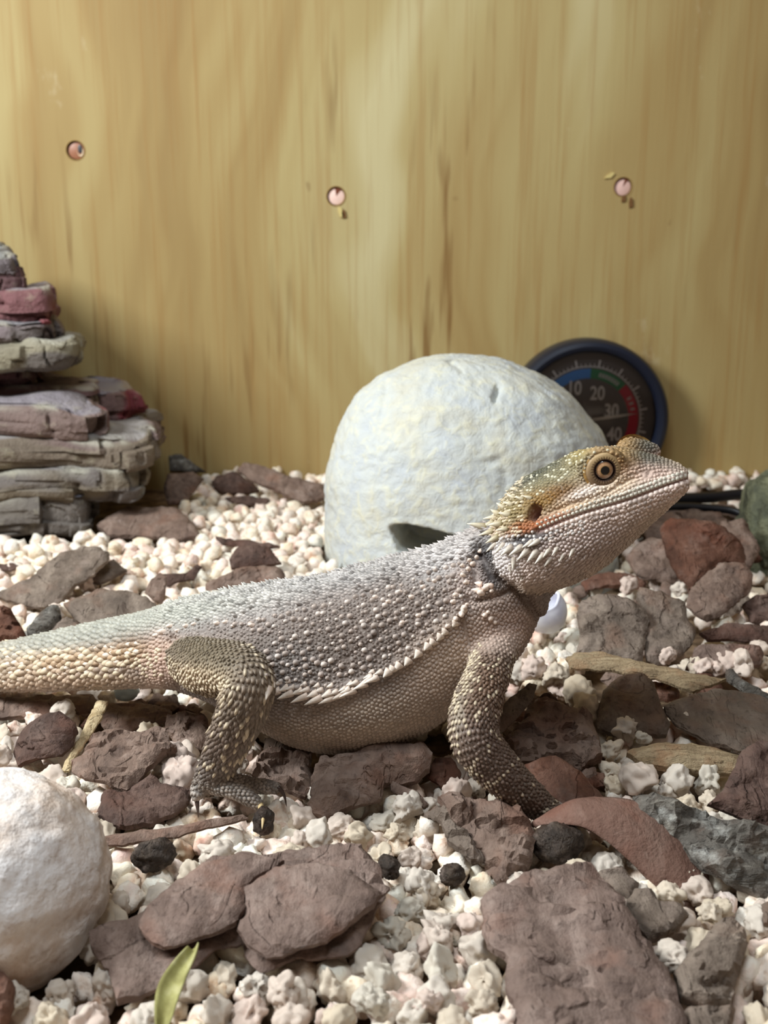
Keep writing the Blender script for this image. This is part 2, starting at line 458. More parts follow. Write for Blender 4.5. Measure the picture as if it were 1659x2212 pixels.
def groove(poly, w, dep, msk, lipw=0, lip=0):
    d = seg_dist(UVp, poly)
    r = -dep * np.exp(-(d / w) ** 2)
    if lip: r = r + lip * np.exp(-((d - lipw) / (lipw * .5)) ** 2)
    return np.where(msk, r, 0)
hl = hd & (lat > .15)
disp += groove(MOUTH, 3.0, .40 * mm, hl, 12, .2 * mm)
def gauss(cx, cy, rx, ry, ang=0):
    a = math.radians(ang); dx, dy = x - cx, y - cy
    u, v = dx * math.cos(a) + dy * math.sin(a), -dx * math.sin(a) + dy * math.cos(a)
    return np.exp(-(u / rx) ** 2 - (v / ry) ** 2)
EYE = (1303, 1014)
re = np.hypot(x - EYE[0], y - EYE[1])
disp += np.where(hl, -1.5 * mm * (1 - sstep(26, 38, re)) , 0)
disp += np.where(hl, .7 * mm * np.exp(-((seg_dist(UVp, [(1232, 1000), (1262, 976), (1310, 966), (1350, 985), (1372, 1005)])) / 12) ** 2), 0)   # brow
disp += np.where(hl, -.7 * mm * gauss(1352, 1040, 40, 10, -25), 0)
disp += np.where(hl, .5 * mm * gauss(1275, 1064, 46, 10, -18), 0)            # pale cheek pad
disp += np.where(hl, -.6 * mm * gauss(1230, 1090, 70, 8, -20), 0)
disp += np.where(hl & (lat > .4), -4.0 * mm * (np.exp(-(((x - 1155) * .9 + (y - 1107) * .42) / 11) ** 4 - (((y - 1107) * .9 - (x - 1155) * .42) / 18) ** 4)), 0)  # ear
disp += np.where(hl, .45 * mm * gauss(1399, 1022, 13, 11) - .8 * mm * gauss(1401, 1023, 5.5, 5.5), 0)       # nostril
disp += groove([(1160, 1150), (1120, 1166), (1085, 1176)], 8, .5 * mm, hl)
disp += groove([(1180, 1004), (1150, 1030), (1100, 1060)], 10, .3 * mm, hl)
bd = part == 0
disp += groove([(1030, 1190), (1046, 1215), (1060, 1244), (1110, 1268), (1140, 1300), (1164, 1334)], 9, 1.6 * mm, bd | hd)
disp += groove([(1034, 1298), (1070, 1290), (1108, 1276)], 7, 1.1 * mm, bd)
disp += groove([(1032, 1180), (1020, 1220), (1028, 1262)], 12, 1.4 * mm, bd)
disp += groove([(1012, 1300), (1000, 1340), (1016, 1388)], 12, .9 * mm, bd)
for k in range(7):                                    # skin folds fanning from the shoulder over the ribs
    disp += groove([(985 - 14 * k, 1200 + 10 * k), (960 - 26 * k, 1262 + 20 * k), (925 - 34 * k, 1330 + 18 * k)], 5, .16 * mm, bd)
disp += groove([(372, 1380), (380, 1430), (384, 1480)], 9, 1.0 * mm, bd)
disp += np.where(bd, .9 * mm * np.exp(-(seg_dist(UVp, [(590, 1490), (700, 1503), (800, 1468), (900, 1408), (1000, 1318)]) / 16) ** 2), 0)
disp += fbm(LV * 420, 3, 3) * .12 * mm
LV2 = LV + LN * disp[:, None]
LN2 = vnormals(LV2)

# ---------------------------------------------------------------- skin colours (pigment, with some top light painted into the back)
def blobs(P, base, lst):
    C = np.tile(np.array(srgb(*base)), (len(P), 1)); px, py = P[:, 0], P[:, 1]
    for (cx, cy, rx, ry, ang, col, st) in lst:
        a = math.radians(ang); dx, dy = px - cx, py - cy
        u, v = dx * math.cos(a) + dy * math.sin(a), -dx * math.sin(a) + dy * math.cos(a)
        w = st * np.exp(-((u / rx) ** 2 + (v / ry) ** 2) ** 1.5)
        C = C * (1 - w[:, None]) + np.array(srgb(*col)) * w[:, None]
    return C
HEADB = [(1180, 1006, 150, 44, -34, (80, 80, 66), 1.), (1370, 982, 130, 36, 26, (84, 82, 73), 1.), (1230, 1030, 70, 30, -30, (136, 126, 94), .8),
 (1160, 1056, 80, 18, -36, (126, 120, 92), .7), (1190, 1076, 70, 24, -24, (112, 74, 26), 1.), (1140, 1098, 60, 34, -30, (138, 108, 58), .85), (1095, 1105, 40, 44, 0, (136, 122, 84), .8),
 (1245, 1085, 60, 16, -20, (208, 176, 140), .85), (1275, 1064, 52, 14, -17, (238, 222, 212), 1.), (1330, 1052, 70, 18, -24, (216, 192, 164), .8),
 (1342, 1004, 40, 28, 0, (150, 112, 62), .85), (1300, 975, 60, 12, 0, (190, 152, 100), .7), (1250, 985, 32, 18, -30, (152, 136, 88), .8), (1425, 1030, 70, 24, 10, (214, 184, 170), .9),
 (1380, 1062, 90, 12, -22, (214, 206, 190), .8), (1280, 1098, 80, 10, -18, (214, 204, 184), .8),
 (1175, 1130, 70, 12, -20, (164, 84, 38), .9), (1130, 1138, 36, 14, -18, (158, 92, 46), .85), (1200, 1148, 70, 9, -20, (196, 120, 56), .75),
 (1160, 1164, 120, 17, -18, (48, 44, 48), 1.), (1120, 1174, 60, 18, -10, (46, 44, 50), 1.), (1210, 1172, 100, 22, -22, (96, 86, 92), .8),
 (1340, 1110, 160, 40, -26, (222, 200, 188), .9), (1440, 1062, 60, 26, -20, (226, 202, 192), .9), (1270, 1180, 120, 50, -26, (196, 178, 172), .9), (1150, 1230, 120, 40, 0, (208, 190, 182), .9),
 (1085, 1215, 40, 46, 0, (214, 206, 204), .9), (1290, 1070, 10, 10, 0, (240, 226, 214), .3)]
BODYB = [(680, 1240, 420, 52, -9, (164, 160, 158), .95), (420, 1310, 130, 40, -14, (172, 168, 165), .9), (560, 1310, 90, 30, -8, (196, 190, 186), .5),  # back: grey pigment, lightened further for light from above
 (740, 1390, 260, 90, -12, (112, 98, 90), 1.), (900, 1300, 130, 70, -30, (124, 110, 102), .9), (620, 1440, 90, 60, 0, (102, 94, 90), .8),
 (960, 1200, 90, 46, -30, (186, 180, 178), .8), (930, 1330, 60, 20, -38, (104, 90, 86), .6),
 (760, 1570, 330, 62, -8, (188, 168, 150), .95), (960, 1440, 120, 80, -50, (192, 170, 154), .95), (650, 1540, 120, 26, 4, (148, 132, 122), .6), (800, 1545, 90, 20, -15, (158, 142, 130), .5),
 (1080, 1340, 90, 70, -60, (190, 166, 152), .95), (1120, 1370, 60, 60, 0, (176, 152, 142), .7), (1042, 1216, 28, 58, 10, (40, 42, 48), 1.), (1066, 1252, 56, 22, 24, (60, 60, 66), .9), (1120, 1286, 60, 22, 40, (122, 104, 92), .8),
 (1100, 1306, 70, 14, -10, (140, 124, 118), .5), (1010, 1260, 40, 60, 15, (176, 158, 150), .8),
 (230, 1350, 320, 34, -10, (160, 160, 150), .9), (60, 1400, 200, 30, -8, (150, 148, 138), .9), (170, 1425, 260, 26, -6, (176, 148, 118), .9), (290, 1410, 40, 40, 0, (140, 108, 74), .5), (100, 1470, 260, 22, 0, (190, 166, 144), .9),
 (-150, 1440, 200, 60, 0, (170, 156, 138), .7), (350, 1430, 40, 60, 0, (196, 166, 150), .9)]
ARMB = [(1090, 1360, 80, 46, 0, (186, 160, 146), 1.), (1075, 1396, 60, 22, 0, (178, 158, 146), .8), (1050, 1500, 60, 100, 10, (106, 82, 66), 1.), (1015, 1440, 16, 60, 10, (160, 146, 128), .6), (990, 1540, 14, 50, 0, (180, 168, 150), .6),
 (1060, 1610, 80, 60, 40, (100, 80, 70), 1.), (1090, 1680, 120, 70, 40, (98, 80, 70), 1.), (1170, 1745, 70, 50, 40, (94, 78, 68), 1.)]
LEGB = [(440, 1400, 100, 60, 20, (108, 96, 78), .95), (490, 1480, 90, 30, 20, (176, 158, 132), .85), (420, 1470, 60, 26, 25, (178, 156, 130), .8), (530, 1500, 50, 60, 0, (124, 108, 94), .9), (480, 1620, 60, 70, 20, (118, 102, 92), .9), (440, 1670, 50, 40, 0, (110, 100, 94), .8)]
FARB = []
def skin_colour(P, pid):
    uv, fr = side_px(P, pid); C = np.zeros((len(P), 3))
    for k, (base, lst) in enumerate([((140, 128, 122), BODYB), ((190, 170, 150), HEADB), ((130, 112, 98), ARMB), ((128, 114, 100), LEGB), ((150, 128, 110), FARB), ((140, 120, 104), FARB), ((126, 118, 112), FARB)]):
        s = pid == k
        if s.any(): C[s] = blobs(uv[s], base, lst)
    return C, uv, fr
SC, SUV, SFAR = skin_colour(LV2, part)
n1 = fbm(LV2 * 300, 3, 5)[:, None]
ear = np.where(hd, np.exp(-(((x - 1155) * .9 + (y - 1107) * .42) / 12) ** 4 - (((y - 1107) * .9 - (x - 1155) * .42) / 18) ** 4), 0)[:, None]
mouthd = np.where(hd, np.exp(-(seg_dist(UVp, MOUTH) / 3.5) ** 2), 0)[:, None]
nost = np.where(hd, np.exp(-(np.hypot(x - 1401, y - 1023) / 6) ** 2), 0)[:, None]
base_c = SC * (.86 + .12 * n1)
base_c = base_c * (1 - ear) + np.array(srgb(124, 92, 84)) * ear
base_c = base_c * (1 - .7 * mouthd) + np.array(srgb(150, 112, 108)) * .7 * mouthd
# cross bands on the toes
tb = (part == 6)
base_c[tb] *= (1 + .25 * np.sin(LV2[tb] @ np.array([1400., 300, 900])))[:, None]

def skin_material():
    t = NT('lizard_skin')
    ca = t.n('ShaderNodeVertexColor'); ca.layer_name = 'Col'
    v = t.coords()
    vo = t.n('ShaderNodeTexVoronoi', feature='F1'); vo.inputs['Scale'].default_value = 1150; t.l(v, vo.inputs['Vector'])
    nz = t.noise(v, 900, 3)
    c = t.mix(ca.outputs['Color'], (0.9, 0.86, 0.8), t.ramp(nz, [(.55, (0, 0, 0)), (.8, (.18, .18, .18))]))
    inv = t.n('ShaderNodeMath', operation='SUBTRACT'); inv.inputs[0].default_value = 1; t.l(vo.outputs['Distance'], inv.inputs[1])
    return t.done(c, t.bump(nz, .2, .0004, t.bump(inv.outputs[0], .5, .0005)), .62, .35)
M_SKIN = skin_material()
def scale_material():
    t = NT('lizard_scale')
    ca = t.n('ShaderNodeVertexColor'); ca.layer_name = 'Col'
    nz = t.noise(t.coords(), 1500, 3); nz2 = t.noise(t.coords((1.3, .9, 1.1)), 1150, 3)
    c = t.mix(ca.outputs['Color'], (.1, .08, .07), t.ramp(nz2, [(.25, (.22, .22, .22)), (.5, (0, 0, 0))]))
    return t.done(c, t.bump(nz, .15, .0003), .5, .4)
M_SCALE = scale_material()

lizard = empty('bearded_dragon', at(740, 1612, .268) * np.array([1, 1, 0]))
tag(lizard, 'grey-brown bearded dragon lizard with spiny flank and raised head standing on the bark', 'lizard')
body = mesh_obj('body', LV2, LF, M_SKIN, lizard, base_c)
LBVH = BVHTree.FromPolygons([tuple(v) for v in LV2], LF)
fpart = np.array([part[f[0]] for f in LF])

# ---------------------------------------------------------------- scales
def build_scales(P, N, T, L, W, H, lean, cb, ct, sink=.00012):
    n = len(P); T = nrm(T - N * (T * N).sum(1, keepdims=True)); B = np.cross(N, T)
    a = np.arange(6) * math.pi / 3
    ca, sa = np.cos(a), np.sin(a)
    V = np.zeros((n, 13, 3)); C = np.zeros((n, 13, 3))
    L, W, H, lean = [np.broadcast_to(np.asarray(q, float), (n,))[:, None, None] for q in (L, W, H, lean)]
    ring = lambda f: ca[None, :, None] * T[:, None] * L / 2 * f + sa[None, :, None] * B[:, None] * W / 2 * f
    V[:, :6] = P[:, None] + ring(1.0) - N[:, None] * sink
    V[:, 6:12] = P[:, None] + ring(.66) + N[:, None] * H * .62 + T[:, None] * L * lean * .24
    V[:, 12:] = P[:, None] + N[:, None] * H + T[:, None] * L * lean * .60
    C[:, :6] = cb[:, None]; C[:, 6:12] = (cb * .3 + ct * .7)[:, None]; C[:, 12] = ct
    F = []
    for j in range(6):
        k = (j + 1) % 6; F += [(j, k, 6 + k), (j, 6 + k, 6 + j), (6 + j, 6 + k, 12)]
    F = np.array(F)
    FF = (F[None] + 13 * np.arange(n)[:, None, None]).reshape(-1, 3)
    return V.reshape(-1, 3), FF, C.reshape(-1, 3)
TAKEN = {}
def sites(R, spacing, pid, maxd=.0022):
    """staggered rows of scale positions over a sweep, snapped to the skin"""
    n, m = R.shape[:2]
    step = np.linalg.norm(np.diff(R, axis=0), axis=2).mean(1); S = np.concatenate([[0], np.cumsum(step)])
    out = []; s = 0.0; row = 0
    while s < S[-1]:
        i = min(np.searchsorted(S, s, 'right') - 1, n - 2); f = (s - S[i]) / max(step[i], 1e-9)
        ring = R[i] * (1 - f) + R[i + 1] * f; tan = R[i + 1] - R[i]
        sp = spacing(proj(ring.mean(0)[None])[0][0]) if callable(spacing) else spacing
        per = np.linalg.norm(np.roll(ring, -1, 0) - ring, axis=1); PL = np.concatenate([[0], np.cumsum(per)])
        k = max(int(round(PL[-1] / sp)), 4)
        q = (np.arange(k) + (.5 if row % 2 else 0)) / k * PL[-1]
        for qq in q:
            j = min(np.searchsorted(PL, qq, 'right') - 1, m - 1); g = (qq - PL[j]) / max(per[j], 1e-9)
            p = ring[j] * (1 - g) + ring[(j + 1) % m] * g + RNG.normal(0, .11 * sp, 3)
            r = LBVH.find_nearest(p)
            if r[0] is None or r[3] > maxd or PARTS[fpart[r[2]]] != pid: continue
            ky = tuple(int(math.floor(v / (sp * .62))) for v in r[0])
            if ky in TAKEN and TAKEN[ky] != id(R): continue
            TAKEN[ky] = id(R)
            out.append((*r[0], *r[1], *tan[j], sp, qq / PL[-1]))
        s += sp * .87; row += 1
    A = np.array(out) if out else np.zeros((0, 11)); return A[:, :3], A[:, 3:6], A[:, 6:9], A[:, 9], A[:, 10]
AV, AF, AC, aoff = [], [], [], 0
def add(V, F, C):
    global aoff
    AV.append(V); AF.append(F + aoff); AC.append(C); aoff += len(V)
def jit(n, a): return RNG.uniform(1 - a, 1 + a, n)
WHITE = np.array(srgb(236, 222, 208)); CREAM = np.array(srgb(226, 208, 180))

for li, (nm, R) in enumerate(lofts + extra):
    if nm == 'toe': continue
    pid = PARTS.index(nm)
    sp = {'body': lambda q: 9.5 * PXM + 6.0 * PXM * sstep(350, 250, q), 'head': 8.2 * PXM, 'arm': 9 * PXM, 'leg': 10 * PXM, 'arm_far': 12 * PXM, 'leg_far': 12 * PXM}[nm]
    P, N, T, S, th = sites(R, sp, nm)
    if li >= len(lofts): T = np.tile(np.array([-.9, 0, -.25]), (len(P), 1))
    elif nm in ('body', 'head'): T = -T                           # trunk scales point tailward, limb scales towards the toes
    pidv = np.full(len(P), pid)
    C, uv, fr = skin_colour(P, pidv); n = len(P); px, py = uv[:, 0], uv[:, 1]
    nz = fbm(P * 260, 3, 11); C = C * (1 + .20 * nz[:, None]) * jit(n, .12)[:, None]
    L = S * 1.10 * jit(n, .2); W = S * 1.02 * jit(n, .18); H = S * .30 * jit(n, .4); N = nrm(N + RNG.normal(0, .10, N.shape)); lean = np.full(n, .35); ct = C * 1.22
    keep = np.ones(n, bool); cbf = np.full(n, .88); C = C * .94; ct = ct * .94
    if nm == 'body':
        fringe = np.interp(px, [560, 700, 800, 900, 1000, 1060], [1488, 1505, 1468, 1404, 1316, 1290])
        tail = px < 352
        dors = (~tail) & (py < np.interp(px, [350, 540, 800, 960, 1040], [1350, 1330, 1275, 1225, 1190]))
        H[dors] = S[dors] * .42; lean[dors] = .95; L[dors] *= 1.15; ct[dors] = C[dors] * 1.30
        spk = dors & (RNG.random(n) < .22); H[spk] = S[spk] * RNG.uniform(.7, 1.3, spk.sum()); lean[spk] = 1.2; pl = dors & (RNG.random(n) < .3); ct[pl] = C[pl] * 1.6; dk2 = dors & (RNG.random(n) < .3); C[dk2] *= .6; ct[dk2] *= .8
        belly = (~tail) & (py > fringe + 6); H[belly] = S[belly] * .26; lean[belly] = .3; ct[belly] = C[belly] * 1.12
        mid = (~tail) & ~dors & ~belly; L[mid] *= .8; W[mid] *= .8; H[mid] = S[mid] * .28 * jit(mid.sum(), .4); ct[mid] = C[mid] * RNG.uniform(.9, 1.4, mid.sum())[:, None]
        keep &= ~(mid & (RNG.random(n) < .12))
        kd = seg_dist(uv, [(1030, 1190), (1046, 1230), (1110, 1268), (1160, 1334)]) < 12; L[kd] *= .7; W[kd] *= .7
        # tail: rings of keeled scales with pale tips low on the side
        H[tail] = S[tail] * .40; lean[tail] = 1.0; L[tail] *= 1.18; ct[tail] = C[tail] * 1.25
        W[tail] *= 1.12
        low = tail & (py > 1400) & (py < 1462); wv = (RNG.random(n) < .45) & low
        ct[wv] = CREAM * jit(wv.sum(), .08)[:, None]; H[wv] *= 1.4
    if nm == 'head':
        md_ = seg_dist(uv, MOUTH); keep &= md_ > 11.5
        keep &= np.hypot(px - EYE[0], py - EYE[1]) > 37
        keep &= np.hypot((px - 1155) / 15, (py - 1107) / 20) > 1
        keep &= np.hypot(px - 1400, py - 1023) > 11
        yj = np.interp(px, [1060, 1162, 1267, 1358, 1430, 1487], [1185, 1160, 1112, 1084, 1056, 1038])
        throat = py > yj + 40; jaw = (py > yj + 8) & ~throat
        f = sstep(0, 60, py - yj - 40) * (px < 1400)
        L = L * (1 + .55 * f * sstep(1090, 1180, px)); lean = lean + .75 * f; H = H * (1 + .5 * f)
        ct[throat] = C[throat] * 1.18
        L[jaw] *= 1.15; W[jaw] *= 1.1; ct[jaw] = C[jaw] * 1.15
        top = py < yj - 70; ct[top] = C[top] * 1.25
        wht = top & (RNG.random(n) < .16) & (px < 1330) & (py < yj - 92); ct[wht] = np.array(srgb(222, 216, 190))
        crn = (px < 1130) & (py < 1160); H[crn] *= 1.7; lean[crn] = .9; ct[crn] = np.where(RNG.random(crn.sum())[:, None] < .4, CREAM, C[crn] * 1.3)
        dk = (seg_dist(uv, [(1085, 1170), (1160, 1160), (1250, 1135)]) < 16) & (RNG.random(n) < .55); ct[dk] = np.array(srgb(226, 220, 216))
        gape = seg_dist(uv, [(1285, 1110), (1330, 1096)]) < 14; C[gape] *= .7; ct[gape] *= .7
    if nm == 'arm':
        up = (py > 1405) & (py < 1590)
        L[up] *= 1.35; H[up] *= 1.2; lean[up] = 1.1; ct[up] = C[up] * 1.15
        g = up & (RNG.random(n) < .14); ct[g] = CREAM * .9
        lowr = py >= 1590; L[lowr] *= .95; H[lowr] *= 1.1; lean[lowr] = 1.0; ct[lowr] = C[lowr] * 1.2
        bnd = lowr & (RNG.random(n) < .4) & (np.abs(((px * .72 + py * .70) % 62) - 31) < 5); ct[bnd] = np.array(srgb(206, 188, 164))
        out_ = (px < np.interp(py, [1400, 1540, 1590, 1640, 1760], [1046, 992, 992, 1012, 1120])) ; H[out_] *= 1.3; oc = out_ & (RNG.random(n) < .5); ct[oc] = CREAM
        sm = py <= 1405; L[sm] *= .9; H[sm] *= .7; lean[sm] = .2
    if nm == 'leg':
        thigh = (py < 1490) & (px < 520)
        H[thigh] *= 1.2; lean[thigh] = .8
        edge = thigh & (py > np.interp(px, [370, 420, 500], [1420, 1448, 1470])) & (RNG.random(n) < .5); ct[edge] = CREAM; H[edge] *= 1.7; lean[edge] = 1.1
        sh = ~thigh; L[sh] *= 1.45; H[sh] *= 1.25; lean[sh] = 1.15; ct[sh] = C[sh] * 1.15
        g = sh & (RNG.random(n) < .16) & (py < 1680); ct[g] = CREAM; H[g] *= 1.35; L[g] *= 1.15
        ank = py > 1640; L[ank] *= .8
    k = keep
    add(*build_scales(P[k], N[k], T[k], L[k], W[k], H[k], lean[k], C[k] * cbf[k][:, None], np.clip(ct[k], 0, .93)))
# toe scales: short cross rows
for st in TOES + FINGERS[:5]:
    R, path = limb(st, 6, 16)
    P, N, T, S, th = sites(R, 8.5 * PXM, 'toe', .0016)
    C = np.tile(np.array(srgb(142, 132, 124)), (len(P), 1)) * (1 + .28 * np.sin(P @ np.array([1500., 400, 1100])))[:, None]
    add(*build_scales(P, N, T, S * 1.2, S * 1.1, S * .3, .8, C, C * 1.2))
# labial rows along both lips, near and far side
def cast(px, py):
    d = ray(px, py); r = LBVH.ray_cast(Vector(CAM), Vector(d / np.linalg.norm(d)))
    return (np.array(r[0]), np.array(r[1])) if r[0] is not None else None
mpoly = catmull(MOUTH, 10)
def mirror_head(P): return P - 2 * ((P - H0) @ HW) * HW
def tangent_px(px, py, ang, N):
    """world direction on the skin of a photo-plane angle (degrees, 0 = right, 90 = down)"""
    a = math.radians(ang); d = math.cos(a) * RT - math.sin(a) * UP
    d = d - N * (d @ N); return d / np.linalg.norm(d)
def bump_set(lst, mirror=None):
    """lst rows: px, py, length px, width px, height px, lean, angle, base colour, tip colour"""
    P, N, T, L, W, H, le, cb, ct = [], [], [], [], [], [], [], [], []
    for (px, py, l, w, h, ln, ang, c0, c1) in lst:
        r = cast(px, py)
        if r is None: continue
        p, nn = r; t = tangent_px(px, py, ang, nn)
        P.append(p); N.append(nn); T.append(t); L.append(l * PXM); W.append(w * PXM); H.append(h * PXM); le.append(ln); cb.append(c0); ct.append(c1)
        if mirror is not None:
            if mirror == 'head': q = mirror_head(p); mn = nn - 2 * (nn @ HW) * HW; mt = t - 2 * (t @ HW) * HW
            else:
                ys = np.interp(p[0], C_body[:, 0], C_body[:, 1]); q = p * np.array([1, -1, 1]) + np.array([0, 2 * ys, 0]); mn = nn * np.array([1, -1, 1]); mt = t * np.array([1, -1, 1])
            r2 = LBVH.find_nearest(q)
            if r2[0] is not None and r2[3] < .006:
                P.append(np.array(r2[0])); N.append(np.array(r2[1])); T.append(mt); L.append(l * PXM); W.append(w * PXM); H.append(h * PXM); le.append(ln); cb.append(c0); ct.append(c1)
    if P: add(*build_scales(np.array(P), np.array(N), np.array(T), L, W, H, le, np.array(cb), np.array(ct)))
lab = []
seglen = np.concatenate([[0], np.cumsum(np.linalg.norm(np.diff(mpoly, axis=0), axis=1))])
for rowi, (offs, step, sz) in enumerate([(-6.5, 9.5, 11), (-16, 10, 10.5), (7.5, 12, 13), (19, 12, 12.5), (30, 12, 12)]):
    s = 4 + (rowi % 2) * step / 2
    while s < seglen[-1] - 6:
        i = np.searchsorted(seglen, s) - 1; f = (s - seglen[i]) / max(seglen[i + 1] - seglen[i], 1e-6)
        p = mpoly[i] * (1 - f) + mpoly[i + 1] * f; d = mpoly[i + 1] - mpoly[i]; d /= np.linalg.norm(d)
        nr = np.array([d[1], -d[0]]);  nr = nr if nr[1] > 0 else -nr
        q = p + nr * offs; fade = 1 - .35 * s / seglen[-1]
        c = np.array(srgb(206, 200, 186)) if offs < 0 else np.array(srgb(226, 206, 196)); c = c * random.uniform(.82, 1.08)
        if offs > 0 and 90 < s < 140: c = c * .72
        lab.append((q[0], q[1], sz * 1.1 * fade, sz * fade, 3.0, .2, math.degrees(math.atan2(d[1], d[0])), c, np.minimum(c * 1.1, .95)))
        s += step
bump_set(lab, 'head')
# rounded tubercles on the flank, in slanting rows
tub = []
for i in range(60):
    for j in range(16):
        u = 470 + i * 17.5 + (j % 2) * 8; v = j * 17.5
        px = u - v * .18; top = np.interp(px, [430, 540, 700, 850, 960, 1010], [1350, 1345, 1310, 1270, 1225, 1220]); py = top + v
        bot = np.interp(px, [560, 700, 800, 900, 1000], [1472, 1486, 1452, 1390, 1306])
        if px < 480 or px > 1005 or py > bot or (px < 575 and py > 1372 - (575 - px) * .25): continue
        px += random.uniform(-5, 5); py += random.uniform(-5, 5)
        if random.random() < .10: continue
        r = random.choice([10, 12, 14, 16]); pale = random.random() < (.35 if py < top + 60 or px > 880 else .12)
        c = np.array(srgb(*random.choice([(150, 136, 130), (164, 150, 142), (132, 124, 122)]))); ct = np.array(srgb(224, 210, 200)) if pale else np.array(srgb(184, 168, 158)) * random.uniform(.75, 1.1)
        tub.append((px, py, r, r * .92, r * .55, .35, 165, c, ct))
bump_set(tub, 'body')
wh = []
for (px, py, r) in [(352, 1364, 15), (368, 1352, 12), (338, 1372, 11), (384, 1362, 9), (402, 1352, 11), (420, 1348, 10), (470, 1346, 12), (488, 1344, 11), (505, 1352, 9), (545, 1350, 13), (560, 1338, 10),
    (1012, 1230, 13), (1002, 1242, 13), (1022, 1218, 14), (1030, 1205, 12), (1008, 1258, 12), (1040, 1190, 11), (1000, 1222, 10), (1015, 1210, 11), (985, 1285, 12), (980, 1300, 13), (1004, 1312, 14), (997, 1326, 15), (1010, 1306, 10), (985, 1336, 12),
    (1050, 1270, 15), (1056, 1266, 12), (1040, 1280, 16), (1062, 1276, 10), (1048, 1328, 13), (1060, 1336, 13), (1055, 1322, 10), (1070, 1344, 10), (968, 1352, 12), (940, 1255, 11), (915, 1268, 11), (890, 1290, 12), (865, 1278, 10), (840, 1300, 11), (812, 1290, 11), (905, 1330, 12), (870, 1345, 12)]:
    c = np.array(srgb(226, 206, 192)); wh.append((px, py, r * 1.15, r, r * .75, .7, 170, c, np.minimum(c * 1.12, .95)))
bump_set(wh, 'body')
tg = []                                                  # big pale keeled scales on the side of the tail
for k in range(34):
    px = 300 - k * 17.5 + random.uniform(-4, 4)
    for rr, (yo, sz) in enumerate([(-6, 19), (12, 17), (-24, 16), (28, 14)]):
        py = np.interp(px, [-300, 0, 300], [1446, 1444, 1414]) + yo + random.uniform(-3, 3)
        if random.random() < .30 + .12 * (rr == 2): continue
        c = np.array(srgb(186, 158, 128)); tg.append((px - (rr % 2) * 8, py, sz * 1.05, sz * .8, sz * .34, 1.0, 184, c, WHITE * .95))
bump_set(tg, 'body')
scales = mesh_obj('scales', np.vstack(AV), np.vstack(AF), M_SCALE, lizard, np.vstack(AC)); scales['kind'] = 'stuff'

# ---------------------------------------------------------------- spines, each a part of its own
def spike(name, px, py, ang, length, rad, c0, c1, lift=.45, mirror=None, bend=.25, n=8):
    r = cast(px, py)
    if r is None: return
    def one(p, nn, t):
        t = t * (1 - lift) + nn * lift; t /= np.linalg.norm(t)
        path = [p - nn * .0004 + t * length * PXM * s + nn * (-bend * length * PXM * s * s * .5) for s in np.linspace(0, 1, 6)]
        rr = [rad * PXM * f for f in (1.0, .92, .72, .5, .28, .04)]
        V, F = tube(path, rr, n)
        s = np.concatenate([np.repeat(np.linspace(0, 1, 6), n), [0, 1]])[:, None]
        mesh_obj(name, V, F, M_SCALE, lizard, np.array(srgb(*c0)) * (1 - s) + np.array(srgb(*c1)) * s)
    p, nn = r; t = tangent_px(px, py, ang, nn); one(p, nn, t)
    if mirror == 'head':
        q = LBVH.find_nearest(mirror_head(p))
        if q[0] is not None: one(np.array(q[0]), np.array(q[1]), t - 2 * (t @ HW) * HW)
FR = [(583, 1486, 22), (604, 1490, 26), (622, 1484, 16), (632, 1496, 28), (652, 1490, 18), (664, 1502, 30), (684, 1496, 18), (694, 1506, 30), (716, 1496, 20), (722, 1506, 28), (742, 1500, 24), (756, 1488, 18), (768, 1490, 28), (792, 1476, 24), (804, 1462, 16),
      (816, 1462, 24), (840, 1450, 20), (850, 1444, 15), (864, 1436, 20), (884, 1426, 18), (906, 1410, 18), (926, 1394, 17), (936, 1386, 13), (952, 1374, 15), (962, 1364, 13), (984, 1346, 12), (1002, 1316, 14)]
for (px, py, ln) in FR:
    spiky = px < 830
    if spiky: spike('fringe_spine', px + random.uniform(2, 10), py - random.uniform(11, 17), 160, ln * .8, 7.0, (190, 170, 156), (236, 224, 212), .34, None, .1)
    spike('fringe_spine', px, py, 155 if spiky else 135, ln * (1.35 if spiky else .95), (9.0 if spiky else 10.5), (214, 192, 176), (246, 236, 224), .24 if spiky else .34, None, .1)
BEARD = [(1072, 1172, 150, 26, 6), (1090, 1174, 140, 26, 6.5), (1105, 1180, 138, 28, 7), (1128, 1180, 145, 30, 7), (1142, 1186, 136, 30, 7), (1160, 1190, 132, 28, 7), (1176, 1196, 134, 26, 6), (1110, 1206, 95, 22, 6), (1150, 1170, 150, 22, 6), (1165, 1168, 152, 24, 6),
         (1188, 1186, 130, 20, 5.5), (1206, 1182, 128, 20, 5), (1190, 1206, 128, 20, 5), (1100, 1222, 80, 14, 5), (1128, 1246, 110, 12, 4.5), (1220, 1196, 125, 18, 5), (1240, 1186, 122, 18, 5)]
for (px, py, a, ln, rd) in BEARD:
    spike('beard_spine', px, py, a, ln * 1.25, rd * 1.1, (176, 160, 146), (244, 238, 226), .40, 'head')
CROWN = [(1052, 1138, 190, 36, 8), (1066, 1146, 175, 28, 7), (1068, 1126, 200, 28, 7), (1078, 1112, 205, 24, 7), (1084, 1130, 185, 26, 7.5), (1090, 1098, 210, 22, 6), (1102, 1112, 195, 22, 6.5), (1076, 1158, 165, 26, 7), (1108, 1090, 205, 20, 6), (1096, 1142, 175, 20, 6),
         (1112, 1076, 215, 18, 5.5), (1130, 1078, 205, 16, 5), (1148, 1076, 200, 16, 5), (1118, 1056, 215, 16, 5), (1060, 1118, 205, 20, 6)]
